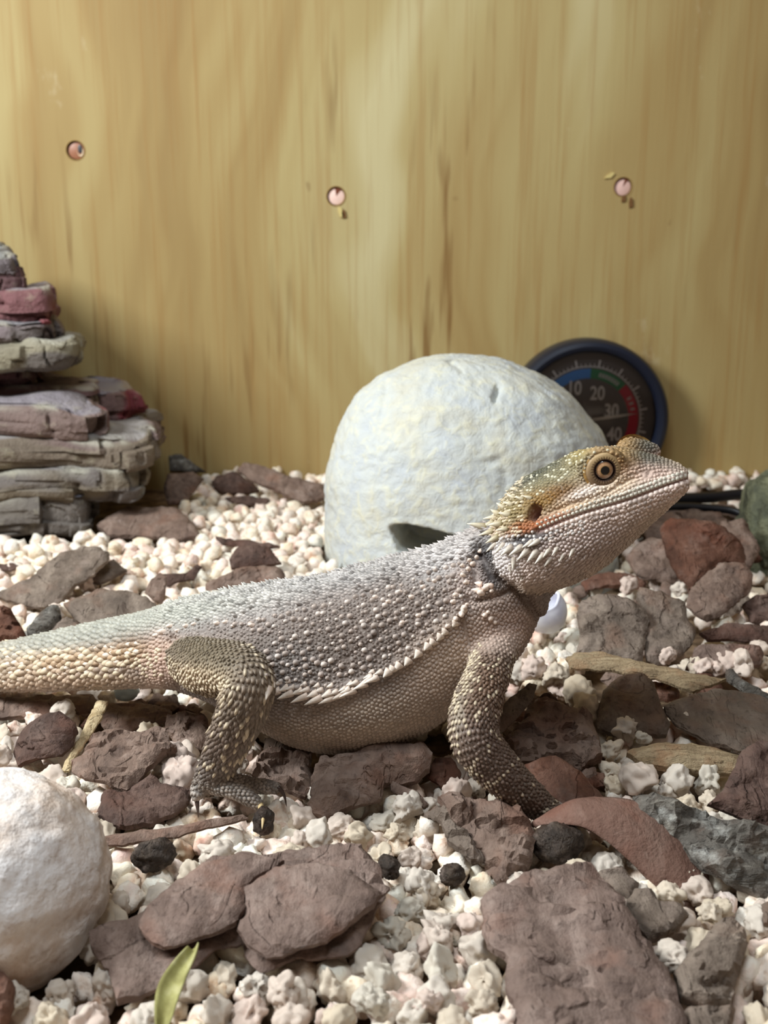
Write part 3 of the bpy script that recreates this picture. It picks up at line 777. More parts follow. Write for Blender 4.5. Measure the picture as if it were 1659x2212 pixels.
for (px, py, a, ln, rd) in CROWN:
    spike('crown_spine', px, py, a, ln * 1.35, rd * 1.15, (140, 122, 82), (240, 230, 208), .5, 'head')
for (px, py) in [(1036, 1276), (1040, 1262), (1062, 1266)]:
    spike('shoulder_spine', px, py, 190, 20, 8, (222, 190, 172), (246, 232, 220), .4)
for k in range(26):                                             # low crest along the back, seen against the light
    s = k / 25; px = 350 + 640 * s
    i = int(np.argmin(np.abs(proj(C_body)[:, 0] - px))); top = lofts[0][1][i][0] + np.array([0, -.002, .004])
    r = LBVH.ray_cast(Vector(top + np.array([0, 0, .02])), Vector((0, 0, -1)))
    if r[0] is None: continue
    p, nn = np.array(r[0]), np.array(r[1]); t = np.array([-.75, 0, .65]); L = random.uniform(9, 15) * PXM
    V, F = tube([p - nn * .0003 + t * L * q for q in (0, .35, .7, 1)], [3.6 * PXM * f for f in (1, .75, .4, .05)], 6)
    mesh_obj('crest_spine', V, F, M_SCALE, lizard, np.tile(np.array(srgb(150, 146, 140)), (len(V), 1)))

# ---------------------------------------------------------------- eyes
def eye_material():
    t = NT('lizard_eye'); ca = t.n('ShaderNodeVertexColor'); ca.layer_name = 'Col'
    t.b.inputs['Coat Weight'].default_value = 1.0; t.b.inputs['Coat Roughness'].default_value = .03
    return t.done(ca.outputs['Color'], None, .25, .5)
M_EYE = eye_material()
def make_eye(p, nn):
    up = np.array([0, 0, 1.]); a1 = np.cross(up, nn); a1 /= np.linalg.norm(a1); a2 = np.cross(nn, a1)
    Rb = 30 * PXM; cen = p - nn * 22 * PXM
    n, m = 60, 64; V, C = [], []
    for i in range(n):
        th = math.pi * (i / (n - 1)) * .75; rr = Rb * math.sin(th) / PXM
        for j in range(m):
            b = 2 * math.pi * j / m
            V.append(cen + Rb * (math.cos(th) * nn + math.sin(th) * (math.cos(b) * a1 + math.sin(b) * a2)))
            fl = .9 + .1 * math.sin(b * 17 + math.sin(b * 5) * 2)
            if rr < 8.8: c = srgb(6, 5, 6)
            elif rr < 10.2: c = [q * fl for q in srgb(168, 130, 80)]
            elif rr < 14.5: c = [q * fl for q in srgb(182, 140, 102)]
            elif rr < 16: c = [q * fl for q in srgb(140, 100, 66)]
            else: c = srgb(44, 28, 22)
            C.append(c)
    F = [(i * m + j, i * m + (j + 1) % m, (i + 1) * m + (j + 1) % m, (i + 1) * m + j) for i in range(n - 1) for j in range(m)]
    F = [f[::-1] for f in F]
    e = mesh_obj('eye', V, F, M_EYE, lizard, np.array(C)); e['label'] = 'golden brown eye with round black pupil'
    # ringed eyelid
    V, C = [], []; n, m = 22, 90
    for i in range(n):
        s = i / (n - 1); r = 20.2 + 18 * s; h = 3.0 + 2.0 * math.sin(math.pi * min(s * 1.08, 1)) ** .8 - 7.0 * s * s - 1.2 * math.exp(-((s - .74) / .07) ** 2)
        for j in range(m):
            b = 2 * math.pi * j / m; wob = .7 * (math.sin(b * 30) if s < .35 else 0); ov = 1 + .10 * abs(math.cos(b - .3)) * s
            V.append(p + PXM * ((h + wob * .8) * nn + (r * ov) * (math.cos(b) * a1 + math.sin(b) * a2)))
            low = .5 - .5 * math.sin(b)
            c = np.array(srgb(178, 150, 108)) * (1 - low) + np.array(srgb(122, 98, 76)) * low
            if s < .10: c = np.array(srgb(70, 48, 36))
            elif s < .34: c = c * (1.25 if math.sin(b * 30) > 0 else .7)
            elif s >= .80: c = np.array(srgb(158, 122, 68)) * (1 + .2 * math.sin(b * 22))
            C.append(c)
    F = [(i * m + j, i * m + (j + 1) % m, (i + 1) * m + (j + 1) % m, (i + 1) * m + j) for i in range(n - 1) for j in range(m)]
    mesh_obj('eyelid', V, F, M_SCALE, lizard, np.array(C))
r = cast(*EYE); ep, en = r
en = en * .55 + np.array([.10, -.95, .12]) * .45; en /= np.linalg.norm(en); ep = ep + en * 8 * PXM
make_eye(ep, en)
fn = nrm(HW + np.array([.1, 0, .05])); fp = at(1368, 982, .2655) + fn * 22 * PXM; make_eye(fp, fn)

# ---------------------------------------------------------------- claws
M_CLAW = {'dark': flat_mat('claw_dark', (70, 54, 48), .35, .5), 'pale': flat_mat('claw_pale', (196, 172, 128), .35, .5)}
for (pts, rad, kind) in CLAWS:
    path = catmull([at(*q) for q in pts], 5); m = len(path)
    V, F = tube(path, [rad * PXM * (1 - i / (m - 1)) ** .8 + .00005 for i in range(m)], 8)
    mesh_obj('claw', V, F, M_CLAW[kind], lizard)
# ================================================================== ornaments behind the lizard
def grid_faces(n, m, wrap=True):
    i, j = np.meshgrid(np.arange(n - 1), np.arange(m if wrap else m - 1), indexing='ij'); k = (j + 1) % m
    return np.stack([i * m + j, i * m + k, (i + 1) * m + k, (i + 1) * m + j], -1).reshape(-1, 4)

# ---------------------------------------------------------------- pale hollow dome hide
def make_dome():
    YD = 0.452
    left = [(772, 958), (778, 900), (786, 862), (805, 828), (850, 770), (930, 730), (1020, 706), (1120, 699), (1240, 703), (1300, 706)]
    right = [(772, 1000), (776, 1060), (786, 1100), (805, 1150), (850, 1232), (930, 1300), (1020, 1318), (1120, 1326), (1240, 1330), (1300, 1330)]
    ys = np.concatenate([[772.5, 773, 774, 775.5, 777.5, 780, 783, 787, 792], np.linspace(798, 1300, 150)])
    lx = np.interp(ys, *zip(*left)); rx = np.interp(ys, *zip(*right))
    k = np.ones(9) / 9
    sm = lambda a: np.convolve(np.pad(a, 4, 'edge'), k, 'valid')
    lx, rx = np.minimum(sm(lx), rx - 2), sm(rx)
    m = 260; a = np.linspace(0, 2 * math.pi, m, endpoint=False)
    V = []
    for y, l, r in zip(ys, lx, rx):
        A, B = at(l, y, YD), at(r, y, YD); c = (A + B) / 2; w = (B[0] - A[0]) / 2; d = w * .86
        ca, sa = np.cos(a), np.sin(a)
        ring = np.stack([c[0] + w * np.sign(ca) * np.abs(ca) ** .92, c[1] + d * np.sign(sa) * np.abs(sa) ** .92, np.full(m, c[2])], -1)
        V.append(ring)
    V = np.array(V)
    cz = V[-1].mean(0); ctr = np.array([cz[0], cz[1], V[0, 0, 2] * .35])
    P = V.reshape(-1, 3); N = nrm(P - ctr)
    fac = np.floor((fbm(P * 34, 2, 41) * 3.0)) / 3.0
    h = .0022 * fbm(P * 24, 3, 31) + .0008 * fac + .0007 * np.abs(fbm(P * 150, 3, 35)) + .0004 * fbm(P * 420, 2, 37)
    px = proj(P); front = P[:, 1] < YD
    crack = lambda pl, w, d: np.where(front, -d * np.exp(-(seg_dist(px, pl) / w) ** 2), 0)
    h += crack([(1076, 838), (1072, 850), (1068, 862)], 5, .003) + crack([(965, 775), (985, 788), (1000, 800)], 4, .001) + crack([(832, 820), (826, 860), (812, 930), (806, 990)], 5, .0007)
    h += crack([(1040, 1000), (1085, 990), (1095, 1060)], 8, .0008)
    slot = [(846, 1138), (872, 1136), (920, 1146), (968, 1158), (1010, 1172), (1030, 1196), (990, 1222), (930, 1215), (885, 1205), (862, 1186), (852, 1160)]
    ins = inside(px, slot); dd = seg_dist(px, slot + slot[:1]); inn = np.where(ins, dd, -dd)
    push = sstep(-5, 9, inn) * front
    P2 = P + N * h[:, None]
    P2 = P2 + push[:, None] * np.array([.004, .030, -.002])
    t = NT('chalky_resin'); v = t.coords()
    n1 = t.noise(v, 55, 5, .6); n2 = t.noise(v, 210, 4, .65, .6)
    c = t.ramp(n1, [(.30, srgb(180, 185, 190)), (.48, srgb(190, 193, 190)), (.66, srgb(192, 190, 178))])
    c = t.mix(c, srgb(212, 208, 182), t.ramp(n2, [(.5, (0, 0, 0)), (.64, (.5, .5, .5))]))
    c = t.mix(c, srgb(186, 174, 142), t.ramp(t.noise(v, 30, 3), [(.60, (0, 0, 0)), (.78, (.4, .4, .4))]))
    m_ = t.done(c, t.bump(t.noise(v, 900, 3), .25, .0008, t.bump(n2, .5, .0018)), .72, .35)
    P2 = np.vstack([P2, P2[:m].mean(0)])
    F = [tuple(f) for f in grid_faces(len(ys), m)] + [(len(P2) - 1, (j + 1) % m, j) for j in range(m)]
    o = mesh_obj('dome_hide', P2, [f[::-1] for f in F], m_, origin=(cz[0], cz[1], 0))
    tag(o, 'chalky off-white stone dome hide with a slit opening low on its side', 'hide')
make_dome()

# ---------------------------------------------------------------- stacked slate rock at the left
def slate_material():
    t = NT('painted_slate'); v = t.coords()
    ca = t.n('ShaderNodeVertexColor'); ca.layer_name = 'Col'
    n1 = t.noise(v, 90, 5, .65); n2 = t.noise(v, 300, 4, .6)
    c = t.mix(ca.outputs['Color'], srgb(168, 162, 138), t.ramp(n1, [(.56, (0, 0, 0)), (.72, (.4, .4, .4))]))
    return t.done(c, t.bump(n2, .5, .002, t.bump(n1, .7, .004)), .8, .25)
M_SLATE = slate_material()
def ledge(parent, y_top, y_bot, xr_top, xr_bot, Yf, depth_, tone, seed, xl=-260, lip=0.0, n=46, m=200):
    """one weathered ledge: rounded slab from beyond the left edge to x = xr (photo pixels) at depth Yf"""
    zt, zb = at(0, y_top, Yf)[2], at(0, y_bot, Yf)[2]
    X0 = at(xl, (y_top + y_bot) / 2, Yf)[0]
    pts = []
    a = np.linspace(0, 2 * math.pi, m, endpoint=False)
    R = []
    for i in range(n):
        s = i / (n - 1)
        if s < .22: f, z = s / .22, zt                       # top surface
        elif s < .82: f, z = 1.0, zt + (zb - zt) * (s - .22) / .60
        else: f, z = 1 - (s - .82) / .18, zb
        g = (z - zb) / (zt - zb)
        X1 = at(xr_top * g + xr_bot * (1 - g), (y_top + y_bot) / 2, Yf)[0]
        cx, w = (X0 + X1) / 2, (X1 - X0) / 2; cy, d = Yf + depth_ / 2, depth_ / 2
        ca, sa = np.cos(a), np.sin(a); e = .36
        r = np.stack([cx + f * w * np.sign(ca) * np.abs(ca) ** e, cy + f * d * np.sign(sa) * np.abs(sa) ** e, np.full(m, z)], -1)
        r[:, 0] += np.clip((r[:, 0] - X0) / (X1 - X0), 0, 1) * X1 * np.clip(r[:, 1] - Yf, 0, 1) / Yf      # the right flank runs back obliquely
        R.append(r)
    R = np.array(R); P = R.reshape(-1, 3)
    s = np.repeat(np.linspace(0, 1, n), m); g = (P[:, 2] - zb) / (zt - zb)
    side = (s >= .22) & (s <= .82)
    out = nrm((P - np.array([P[:, 0].mean(), P[:, 1].mean(), 0])) * np.array([.6, 1, 0]))
    strata = fbm(P * np.array([22, 22, 120]), 3, seed)
    chips = np.floor(fbm(P * np.array([48, 48, 40]), 2, seed + 5) * 3.4) / 3.4
    # fracture blocks: each block of the face stands proud or set back by its own amount
    zb_ = np.floor(P[:, 2] * 95 + seed * .37); u_ = P[:, 0] * 70 - P[:, 1] * 55 + .5 * fbm(P * 60, 2, seed + 40) + _hash(zb_.astype(np.int64), (zb_ * 0).astype(np.int64), (zb_ * 0).astype(np.int64), int(seed)) * 7
    ub = np.floor(u_).astype(np.int64); blk = _hash(ub, zb_.astype(np.int64), ub * 0, int(seed) + 3) - .5
    fu = np.abs((u_ - ub) - .5) * 2; groove_ = sstep(.86, 1.0, fu)
    ew = np.where(s < .22, (s / .22) ** 6, np.where(s > .82, ((1 - s) / .18) ** 6, 1.0))
    rnd = .006 * (1 - np.sqrt(np.clip(1 - np.abs(2 * g - 1) ** 3.2, 0, 1)))
    dsp = ew * (.0014 * strata + .0040 * chips + .0075 * blk - .0020 * groove_ + .0060 * fbm(P * np.array([30, 30, 22]), 3, seed + 9) - .003 - rnd)
    P2 = P + out * dsp[:, None]
    P2[:, 2] += np.where(s < .3, .0040 * fbm(P * 40, 3, seed + 3), 0) + .0075 * fbm(P * np.array([14, 14, 0]), 2, 400 + int(seed / 21))
    topc, sidec, redc = [np.array(srgb(*c)) * .72 for c in tone]
    C = np.where((s < .235)[:, None], topc, sidec) * (1 + .25 * fbm(P * 60, 3, seed + 2))[:, None]
    red = sstep(.05, .25, fbm(P * np.array([38, 38, 70]), 2, seed + 21))[:, None] * (side[:, None])
    C = C * (1 - red) + redc * red
    dry = (np.exp(-((s - .24) / .05) ** 2) * sstep(-.1, .3, fbm(P * 90, 3, seed + 31)))[:, None] * .75
    C = C * (1 - dry) + np.array(srgb(164, 160, 146)) * dry
    P2 = np.vstack([P2, P2[:m].mean(0), P2[-m:].mean(0)]); C = np.vstack([C, topc, sidec])
    F = [tuple(f)[::-1] for f in grid_faces(n, m)] + [(n * m, j, (j + 1) % m) for j in range(m)] + [(n * m + 1, (n - 1) * m + (j + 1) % m, (n - 1) * m + j) for j in range(m)]
    F = [f[::-1] for f in F]
    return mesh_obj('ledge', P2, F, M_SLATE, parent, C, sharp=.7)
rock = empty('stacked_rock', ground(80, 1165) + np.array([0, .03, 0]))
tag(rock, 'tall stepped stack of grey and dark red slate ledges against the plywood', 'rock')
G = (150, 146, 158); Br = (120, 106, 92); Rd = (126, 72, 76)
for i, (yt, yb, xt, xb, Yf, d, tone) in enumerate([
    (1092, 1178, 214, 206, .462, .10, ((150, 150, 164), (112, 104, 98), (118, 110, 102))),
    (1030, 1100, 332, 322, .466, .10, ((156, 150, 150), (128, 116, 100), (116, 108, 104))),
    (968, 1036, 362, 356, .470, .11, ((158, 152, 150), (126, 112, 98), (120, 100, 96))),
    (902, 976, 250, 240, .474, .06, ((150, 142, 148), (132, 112, 106), (128, 66, 72))),
    (872, 972, 312, 304, .512, .06, ((148, 140, 148), (126, 100, 96), (130, 62, 68))),
    (826, 912, 226, 216, .500, .07, ((136, 118, 124), (112, 84, 82), (118, 66, 66))),
    (728, 800, 186, 172, .486, .08, ((156, 152, 144), (150, 142, 122), (112, 104, 98))),
    (778, 830, 60, 110, .500, .07, ((120, 90, 90), (96, 66, 66), (104, 54, 56))),
    (690, 738, 128, 140, .490, .08, ((150, 146, 150), (136, 122, 124), (120, 110, 108))),
    (622, 700, 132, 130, .492, .08, ((154, 142, 146), (134, 92, 94), (132, 62, 68))),
    (572, 630, 66, 70, .496, .07, ((150, 144, 150), (124, 110, 112), (112, 84, 86))),
    (536, 580, 34, 44, .498, .06, ((146, 146, 148), (130, 124, 122), (120, 110, 112)))]):
    ledge(rock, yt, yb, xt, xb, Yf, d, tone, 50 + 7 * i)

# ---------------------------------------------------------------- generic lumpy boulder
def lump(name, center, rad, mat, amp=.12, freq=1.6, seed=1, sub=5, rot=0.0, fine=.0, parent=None, flat_bottom=None):
    bm = bmesh.new(); bmesh.ops.create_icosphere(bm, subdivisions=sub, radius=1.0)
    V = np.array([v.co[:] for v in bm.verts]); F = np.array([[v.index for v in f.verts] for f in bm.faces]); bm.free()
    r = 1 + amp * fbm(V * freq, 3, seed) + fine * fbm(V * freq * 7, 3, seed + 4)
    V = V * r[:, None] * np.asarray(rad); c, s = math.cos(rot), math.sin(rot)
    V = V @ np.array([[c, s, 0], [-s, c, 0], [0, 0, 1]]) + np.asarray(center)
    if flat_bottom is not None: V[:, 2] = np.maximum(V[:, 2], flat_bottom)
    return mesh_obj(name, V, F, mat, parent, origin=center)
def boulder_mat():
    t = NT('white_quartzite'); v = t.coords()
    n1 = t.noise(v, 45, 6, .62); n2 = t.noise(v, 170, 5, .6)
    c = t.ramp(n1, [(.34, srgb(188, 158, 134)), (.47, srgb(214, 200, 190)), (.60, srgb(228, 224, 224))])
    c = t.mix(c, srgb(158, 128, 104), t.ramp(n2, [(.54, (0, 0, 0)), (.70, (.6, .6, .6))]))
    return t.done(c, t.bump(n2, .8, .0018, t.bump(n1, .6, .003)), .7, .3)
bc = ground(10, 1960, .010)
o = lump('white_boulder', bc + np.array([-.0095, .006, .001]), (.0262, .024, .0215), boulder_mat(), .12, 1.4, 12, 6, .2, .022)
tag(o, 'large smooth white boulder with tan speckles beside the pale granules', 'boulder')
def moss_mat():
    t = NT('mossy_stone'); v = t.coords(); n1 = t.noise(v, 70, 5, .6)
    c = t.ramp(n1, [(.32, srgb(48, 50, 42)), (.48, srgb(84, 86, 68)), (.66, srgb(128, 128, 102))])
    return t.done(c, t.bump(n1, 1.0, .006), .75, .3)
o = lump('mossy_rock', at(1692, 1176, .46) + np.array([.002, 0, 0]), (.022, .026, .036), moss_mat(), .30, 1.9, 23, 5, 0, .09)
tag(o, 'rough grey-green mossy rock next to the black cable', 'rock')
# white shell
def shell_mat():
    t = NT('glossy_shell'); n1 = t.noise(t.coords(), 120, 3)
    t.b.inputs['Subsurface Weight'].default_value = .15; t.b.inputs['Subsurface Radius'].default_value = (.003, .003, .003)
    return t.done(t.ramp(n1, [(.35, srgb(216, 216, 232)), (.65, srgb(242, 244, 248))]), None, .25, .5)
def make_shell():
    c = ground(1202, 1366, .004); YS = c[1]; n, m = 26, 48
    V = []
    for i in range(n):
        s = i / (n - 1); th = s * 1.9
        for j in range(m):
            b = 2 * math.pi * j / m; k = 1 + .08 * math.sin(3 * b + 1) + .05 * math.sin(5 * b)
            r = .0062 * math.sin(min(th, 1.75)) * k
            V.append((r * math.cos(b) * 1.15, r * math.sin(b) * .8, .0062 * (1 - math.cos(th)) * 1.25 + .0012 * math.sin(2 * b) * s))
    V = np.array(V); a = math.radians(-34); R = np.array([[math.cos(a), 0, math.sin(a)], [0, 1, 0], [-math.sin(a), 0, math.cos(a)]])
    V = V @ R.T; V = V + c + np.array([0, 0, .0005])
    F = [tuple(f) for f in grid_faces(n, m)]
    o = mesh_obj('white_shell', V, F, shell_mat(), origin=c)
    md = o.modifiers.new('shell_wall', 'SOLIDIFY'); md.thickness = .0009; md.offset = -1
    tag(o, 'small glossy white cup-shaped shell lying behind the lizard chest', 'shell')
make_shell()

# ---------------------------------------------------------------- dial thermometer on the wall
M_NAVY = flat_mat('navy_plastic', (20, 26, 42), .35, .5)
M_FACE = flat_mat('dial_face', (112, 106, 110), .6, .3)
M_INK = flat_mat('dial_ink_white', (244, 242, 250), .6, .3)
def ring_sector(r0, r1, a0, a1, z, n=40, th=.0004):
    V, F = [], []
    for i in range(n + 1):
        a = math.radians(a0 + (a1 - a0) * i / n); s, c = math.sin(a), math.cos(a)
        V += [(r0 * s, -z, r0 * c), (r1 * s, -z, r1 * c)]
    for i in range(n): F.append((2 * i, 2 * i + 2, 2 * i + 3, 2 * i + 1))
    return np.array(V), F
def lathe_y(profile, n=96):
    """profile rows: radius, height off the wall (towards the camera, -Y)"""
    a = np.linspace(0, 2 * math.pi, n, endpoint=False)
    V = np.array([[(r * math.sin(q), -h, r * math.cos(q)) for q in a] for r, h in profile])
    return V.reshape(-1, 3), grid_faces(len(profile), n)
def text_mesh(s, size, bold=.0):
    cu = bpy.data.curves.new('t', 'FONT'); cu.body = s; cu.size = size; cu.align_x = 'CENTER'; cu.align_y = 'CENTER'; cu.offset = bold; cu.extrude = .00012
    o = bpy.data.objects.new('t', cu); COL.objects.link(o); dg = bpy.context.evaluated_depsgraph_get(); me = o.evaluated_get(dg).to_mesh()
    V = np.array([v.co[:] for v in me.vertices]); F = [tuple(p.vertices) for p in me.polygons]
    o.evaluated_get(dg).to_mesh_clear(); bpy.data.objects.remove(o); bpy.data.curves.remove(cu)
    return V, F
def make_dial():
    c = at(1266, 906, WALL_Y - .010); U = depth(c) / FPX              # metres per pixel there
    c = np.array([c[0], WALL_Y, c[2]])
    root = empty('dial_thermometer', c); tag(root, 'round dial thermometer with navy rim and coloured scale on the plywood', 'thermometer')
    def part_(name, V, F, mat, par=root, col=None, smooth=True): return mesh_obj(name, np.asarray(V) + c, F, mat, par, sharp=.6, origin=c) if par is root else mesh_obj(name, np.asarray(V) + c, F, mat, root, sharp=.6, origin=c)
    pr = [(172, 0), (174, 30), (173, 62), (168, 70), (160, 73), (152, 70), (147, 62), (147, 44), (147, 20)]
    V, F = lathe_y([(r * U, h * U) for r, h in pr]); part_('bezel', V, F, M_NAVY)
    V, F = lathe_y([(.001 * U, 48 * U), (147.5 * U, 48 * U)]); part_('face', V, F, M_FACE)
    z = 48.8 * U
    for nm, a0, a1, colr in (('blue_band', -128, 2, (84, 152, 244)), ('green_band', 2, 46, (62, 142, 104)), ('red_band', 46, 128, (204, 52, 80))):
        V, F = ring_sector(90 * U, 111 * U, a0, a1, z); part_(nm, V, F, flat_mat(nm, colr, .55, .3))
    V, F = ring_sector(114 * U, 116.5 * U, -128, 128, z, 90); part_('scale_line', V, F, M_INK)
    TV, TF = [], []
    for i in range(-28, 29):
        a = math.radians(-13 + i * 4.6)
        if abs(-13 + i * 4.6) > 127: continue
        major = i % 5 == 0; r0, r1, w = 116 * U, (131 if major else 122) * U, (1.9 if major else .8) * U
        s, cc = math.sin(a), math.cos(a)
        q = [(r0 * s - w * cc, -z, r0 * cc + w * s), (r0 * s + w * cc, -z, r0 * cc - w * s), (r1 * s + w * cc, -z, r1 * cc - w * s), (r1 * s - w * cc, -z, r1 * cc + w * s)]
        TF.append(tuple(range(len(TV), len(TV) + 4))); TV += q
    part_('tick_marks', TV, TF, M_INK)
    for s_, px, py in (('10', 1236, 838), ('20', 1286, 849), ('30', 1318, 887), ('40', 1327, 938)):
        V, F = text_mesh(s_, 37 * U, .6 * U)
        V = V * np.array([.86, 1.12, 1])
        p = (np.array([(px - 1266) * U, -z - .0002, -(py - 906) * U]))
        part_('numeral', np.stack([V[:, 0], -V[:, 2], V[:, 1]], -1) + p, F, M_INK)
    for a0, a1, k in ((14, 38, 7), (62, 76, 3)):                      # tiny lettering on the bands, too small to read
        for i in range(k):
            a = math.radians(a0 + (a1 - a0) * i / (k - 1)); s, cc = math.sin(a), math.cos(a); r = 100 * U
            V, F = [], []
            for dx, dz, w, h in ((-1.6, 0, .9, 4.5), (1.6, 0, .9, 4.5), (0, .5 * (-1) ** i, 2.2, .9)):
                for sx, sz in ((-1, -1), (1, -1), (1, 1), (-1, 1)):
                    u, v = (dx + sx * w) * U, (dz + sz * h) * U
                    V.append((r * s + u * cc + v * s, -z - .0002, r * cc - u * s + v * cc))
                F.append(tuple(range(len(V) - 4, len(V))))
            part_('band_letter', V, F, M_INK)
    a = math.radians(82); d = np.array([math.sin(a), 0, math.cos(a)]); e = np.array([math.cos(a), 0, -math.sin(a)]); off = np.array([0, -51 * U, 0])
    V = [d * -30 * U - e * 3 * U + off, d * -30 * U + e * 3 * U + off, d * 70 * U + e * 3 * U + off, d * 108 * U + off, d * 70 * U - e * 3 * U + off]
    V = V + [q + np.array([0, -1.2 * U, 0]) for q in V]
    F = [(4, 3, 2, 1, 0), (5, 6, 7, 8, 9)] + [(i, (i + 1) % 5, 5 + (i + 1) % 5, 5 + i) for i in range(5)]
    part_('needle', V, F, flat_mat('needle_white', (232, 226, 226), .4, .4))
    V, F = lathe_y([(.001 * U, 55 * U), (9 * U, 55 * U), (11 * U, 52 * U), (11 * U, 48 * U)], 32); part_('hub', V, F, M_FACE)
    t = NT('dial_lens'); t.t.nodes.remove(t.b)
    tr = t.n('ShaderNodeBsdfTransparent'); gl = t.n('ShaderNodeBsdfGlossy'); gl.inputs['Roughness'].default_value = .06
    fr = t.n('ShaderNodeFresnel'); fr.inputs['IOR'].default_value = 1.45; mx = t.n('ShaderNodeMixShader')
    t.l(fr.outputs[0], mx.inputs[0]); t.l(tr.outputs[0], mx.inputs[1]); t.l(gl.outputs[0], mx.inputs[2])
    t.l(mx.outputs[0], t.t.nodes['Material Output'].inputs[0])
    V, F = lathe_y([(.001 * U, 66 * U), (50 * U, 65.3 * U), (90 * U, 63.6 * U), (120 * U, 61.4 * U), (147 * U, 59 * U)], 72); part_('lens', V, F, t.m)
make_dial()

# ---------------------------------------------------------------- screws / plugs in the plywood
M_HOLE = flat_mat('torn_wood_rim', (158, 130, 84), .9, .1)
def screw(px, py, face, label, style):
    c = at(px, py, WALL_Y); U = depth(c) / FPX
    root = empty('countersunk_screw', c); tag(root, label, 'screw', None)
    def pt(name, V, F, mat): mesh_obj(name, np.asarray(V) + c, F, mat, root, sharp=.5, origin=c)
    V, F = lathe_y([(r * U, h * U) for r, h in ((19.6, .1), (20.6, 1.0), (22, .1))], 40)
    pt('hole_rim', V, F, M_HOLE); BK = np.array([0, 9 * U, 0])          # the screw sits sunk below the plywood face
    V, F = lathe_y([(r * U, h * U) for r, h in ((.01, 5), (14, 4.6), (17.5, 3), (18.5, .1))], 40); pt('head', V + BK, F, face)
    if style == 'cup':
        V, F = lathe_y([(r * U, h * U) for r, h in ((.01, 5.6), (5, 5.5), (6.5, 5.0))], 20); pt('recess_shade_disc', V * np.array([.75, 1, 1.4]) + np.array([9 * U, -.2 * U, 3 * U]) + BK, F, flat_mat('recess_shade', (58, 58, 62), .4, .5))  # dark disc stands in for the shade inside the recess
        V, F = lathe_y([(r * U, h * U) for r, h in ((6, 5.6), (8, 6.2), (9.5, 5.2))], 24); pt('recess_lip', V * np.array([.75, .8, 1.1]) + np.array([9 * U, 0, -2 * U]) + BK, F, flat_mat('lip_pale', (226, 206, 176), .5))
    else:
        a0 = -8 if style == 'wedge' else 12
        V, F = ring_sector(.6 * U, 18.2 * U, a0, a0 + (46 if style == 'wedge' else 24), 5.3 * U, 8); pt('shadow_wedge', V + BK, F, flat_mat('slot_shade', (112, 60, 40), .8))  # brown wedge paints a shadow onto the screw head
        for k, (dx, dy, L, w, tilt) in enumerate([(9, -32, 24, 6, .5), (16, -36, 20, 5, .3)] if style == 'wedge' else [(-30, 24, 13, 8, -.6), (2, -24, 14, 5, 0.1), (18, -32, 22, 5, .2)]):
            q = [(-w, 0), (w * .7, L * .1), (w, L * .8), (w * .1, L), (-w * .8, L * .5)]
            V = []
            for h in (.1, 3.4):
                for (u, v) in q:
                    v = v - L / 2; V.append(((dx + u + v * -tilt) * U, -h * U, (dy + v) * U))
            F = [(5, 6, 7, 8, 9), (4, 3, 2, 1, 0)] + [(i, (i + 1) % 5, 5 + (i + 1) % 5, 5 + i) for i in range(5)]
            pt('splinter', V, F, flat_mat('splinter_%s' % ('pale' if k == 0 else 'dark'), (206, 186, 124) if k == 0 else (112, 78, 44), .8))
screw(163, 325, flat_mat('copper_brown', (156, 104, 78), .45, .5), 'coppery brown screw with an off-centre recess painted shadow-dark, sunk in the plywood', 'cup')
screw(726, 424, flat_mat('pink_plug', (240, 206, 194), .5, .4), 'pale pink screw head with a painted shadow wedge and splinter hanging below', 'wedge')
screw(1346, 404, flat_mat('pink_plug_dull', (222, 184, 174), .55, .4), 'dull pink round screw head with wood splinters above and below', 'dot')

# ---------------------------------------------------------------- black cable lying along the wall base
M_CABLE = flat_mat('black_rubber', (20, 20, 26), .4, .5)
def cable(name, pts, r, label):
    path = catmull([at(*p) for p in pts], 8); V, F = tube(path, [r] * len(path), 14)
    tag(mesh_obj(name, V, F, M_CABLE, origin=path[len(path) // 2]), label, 'cable')
cable('power_cable', [(1400, 1086, .49), (1460, 1078, .495), (1540, 1074, .50), (1600, 1068, .505), (1680, 1070, .505), (1760, 1080, .50)], .0026, 'thick glossy black cable lying along the foot of the plywood')
cable('power_cable', [(1400, 1098, .482), (1470, 1094, .484), (1540, 1098, .484), (1590, 1106, .482), (1640, 1130, .475)], .0018, 'thinner black cable curving down towards the mossy rock')

o = lump('plastic_bit', ground(268, 1502, .003) + np.array([0, .003, .0]), (.0036, .0026, .0028), flat_mat('ice_blue_plastic', (196, 216, 222), .3, .5), .3, 1.6, 61, 4); tag(o, 'small glossy ice-blue bit under the tail base', 'bit')
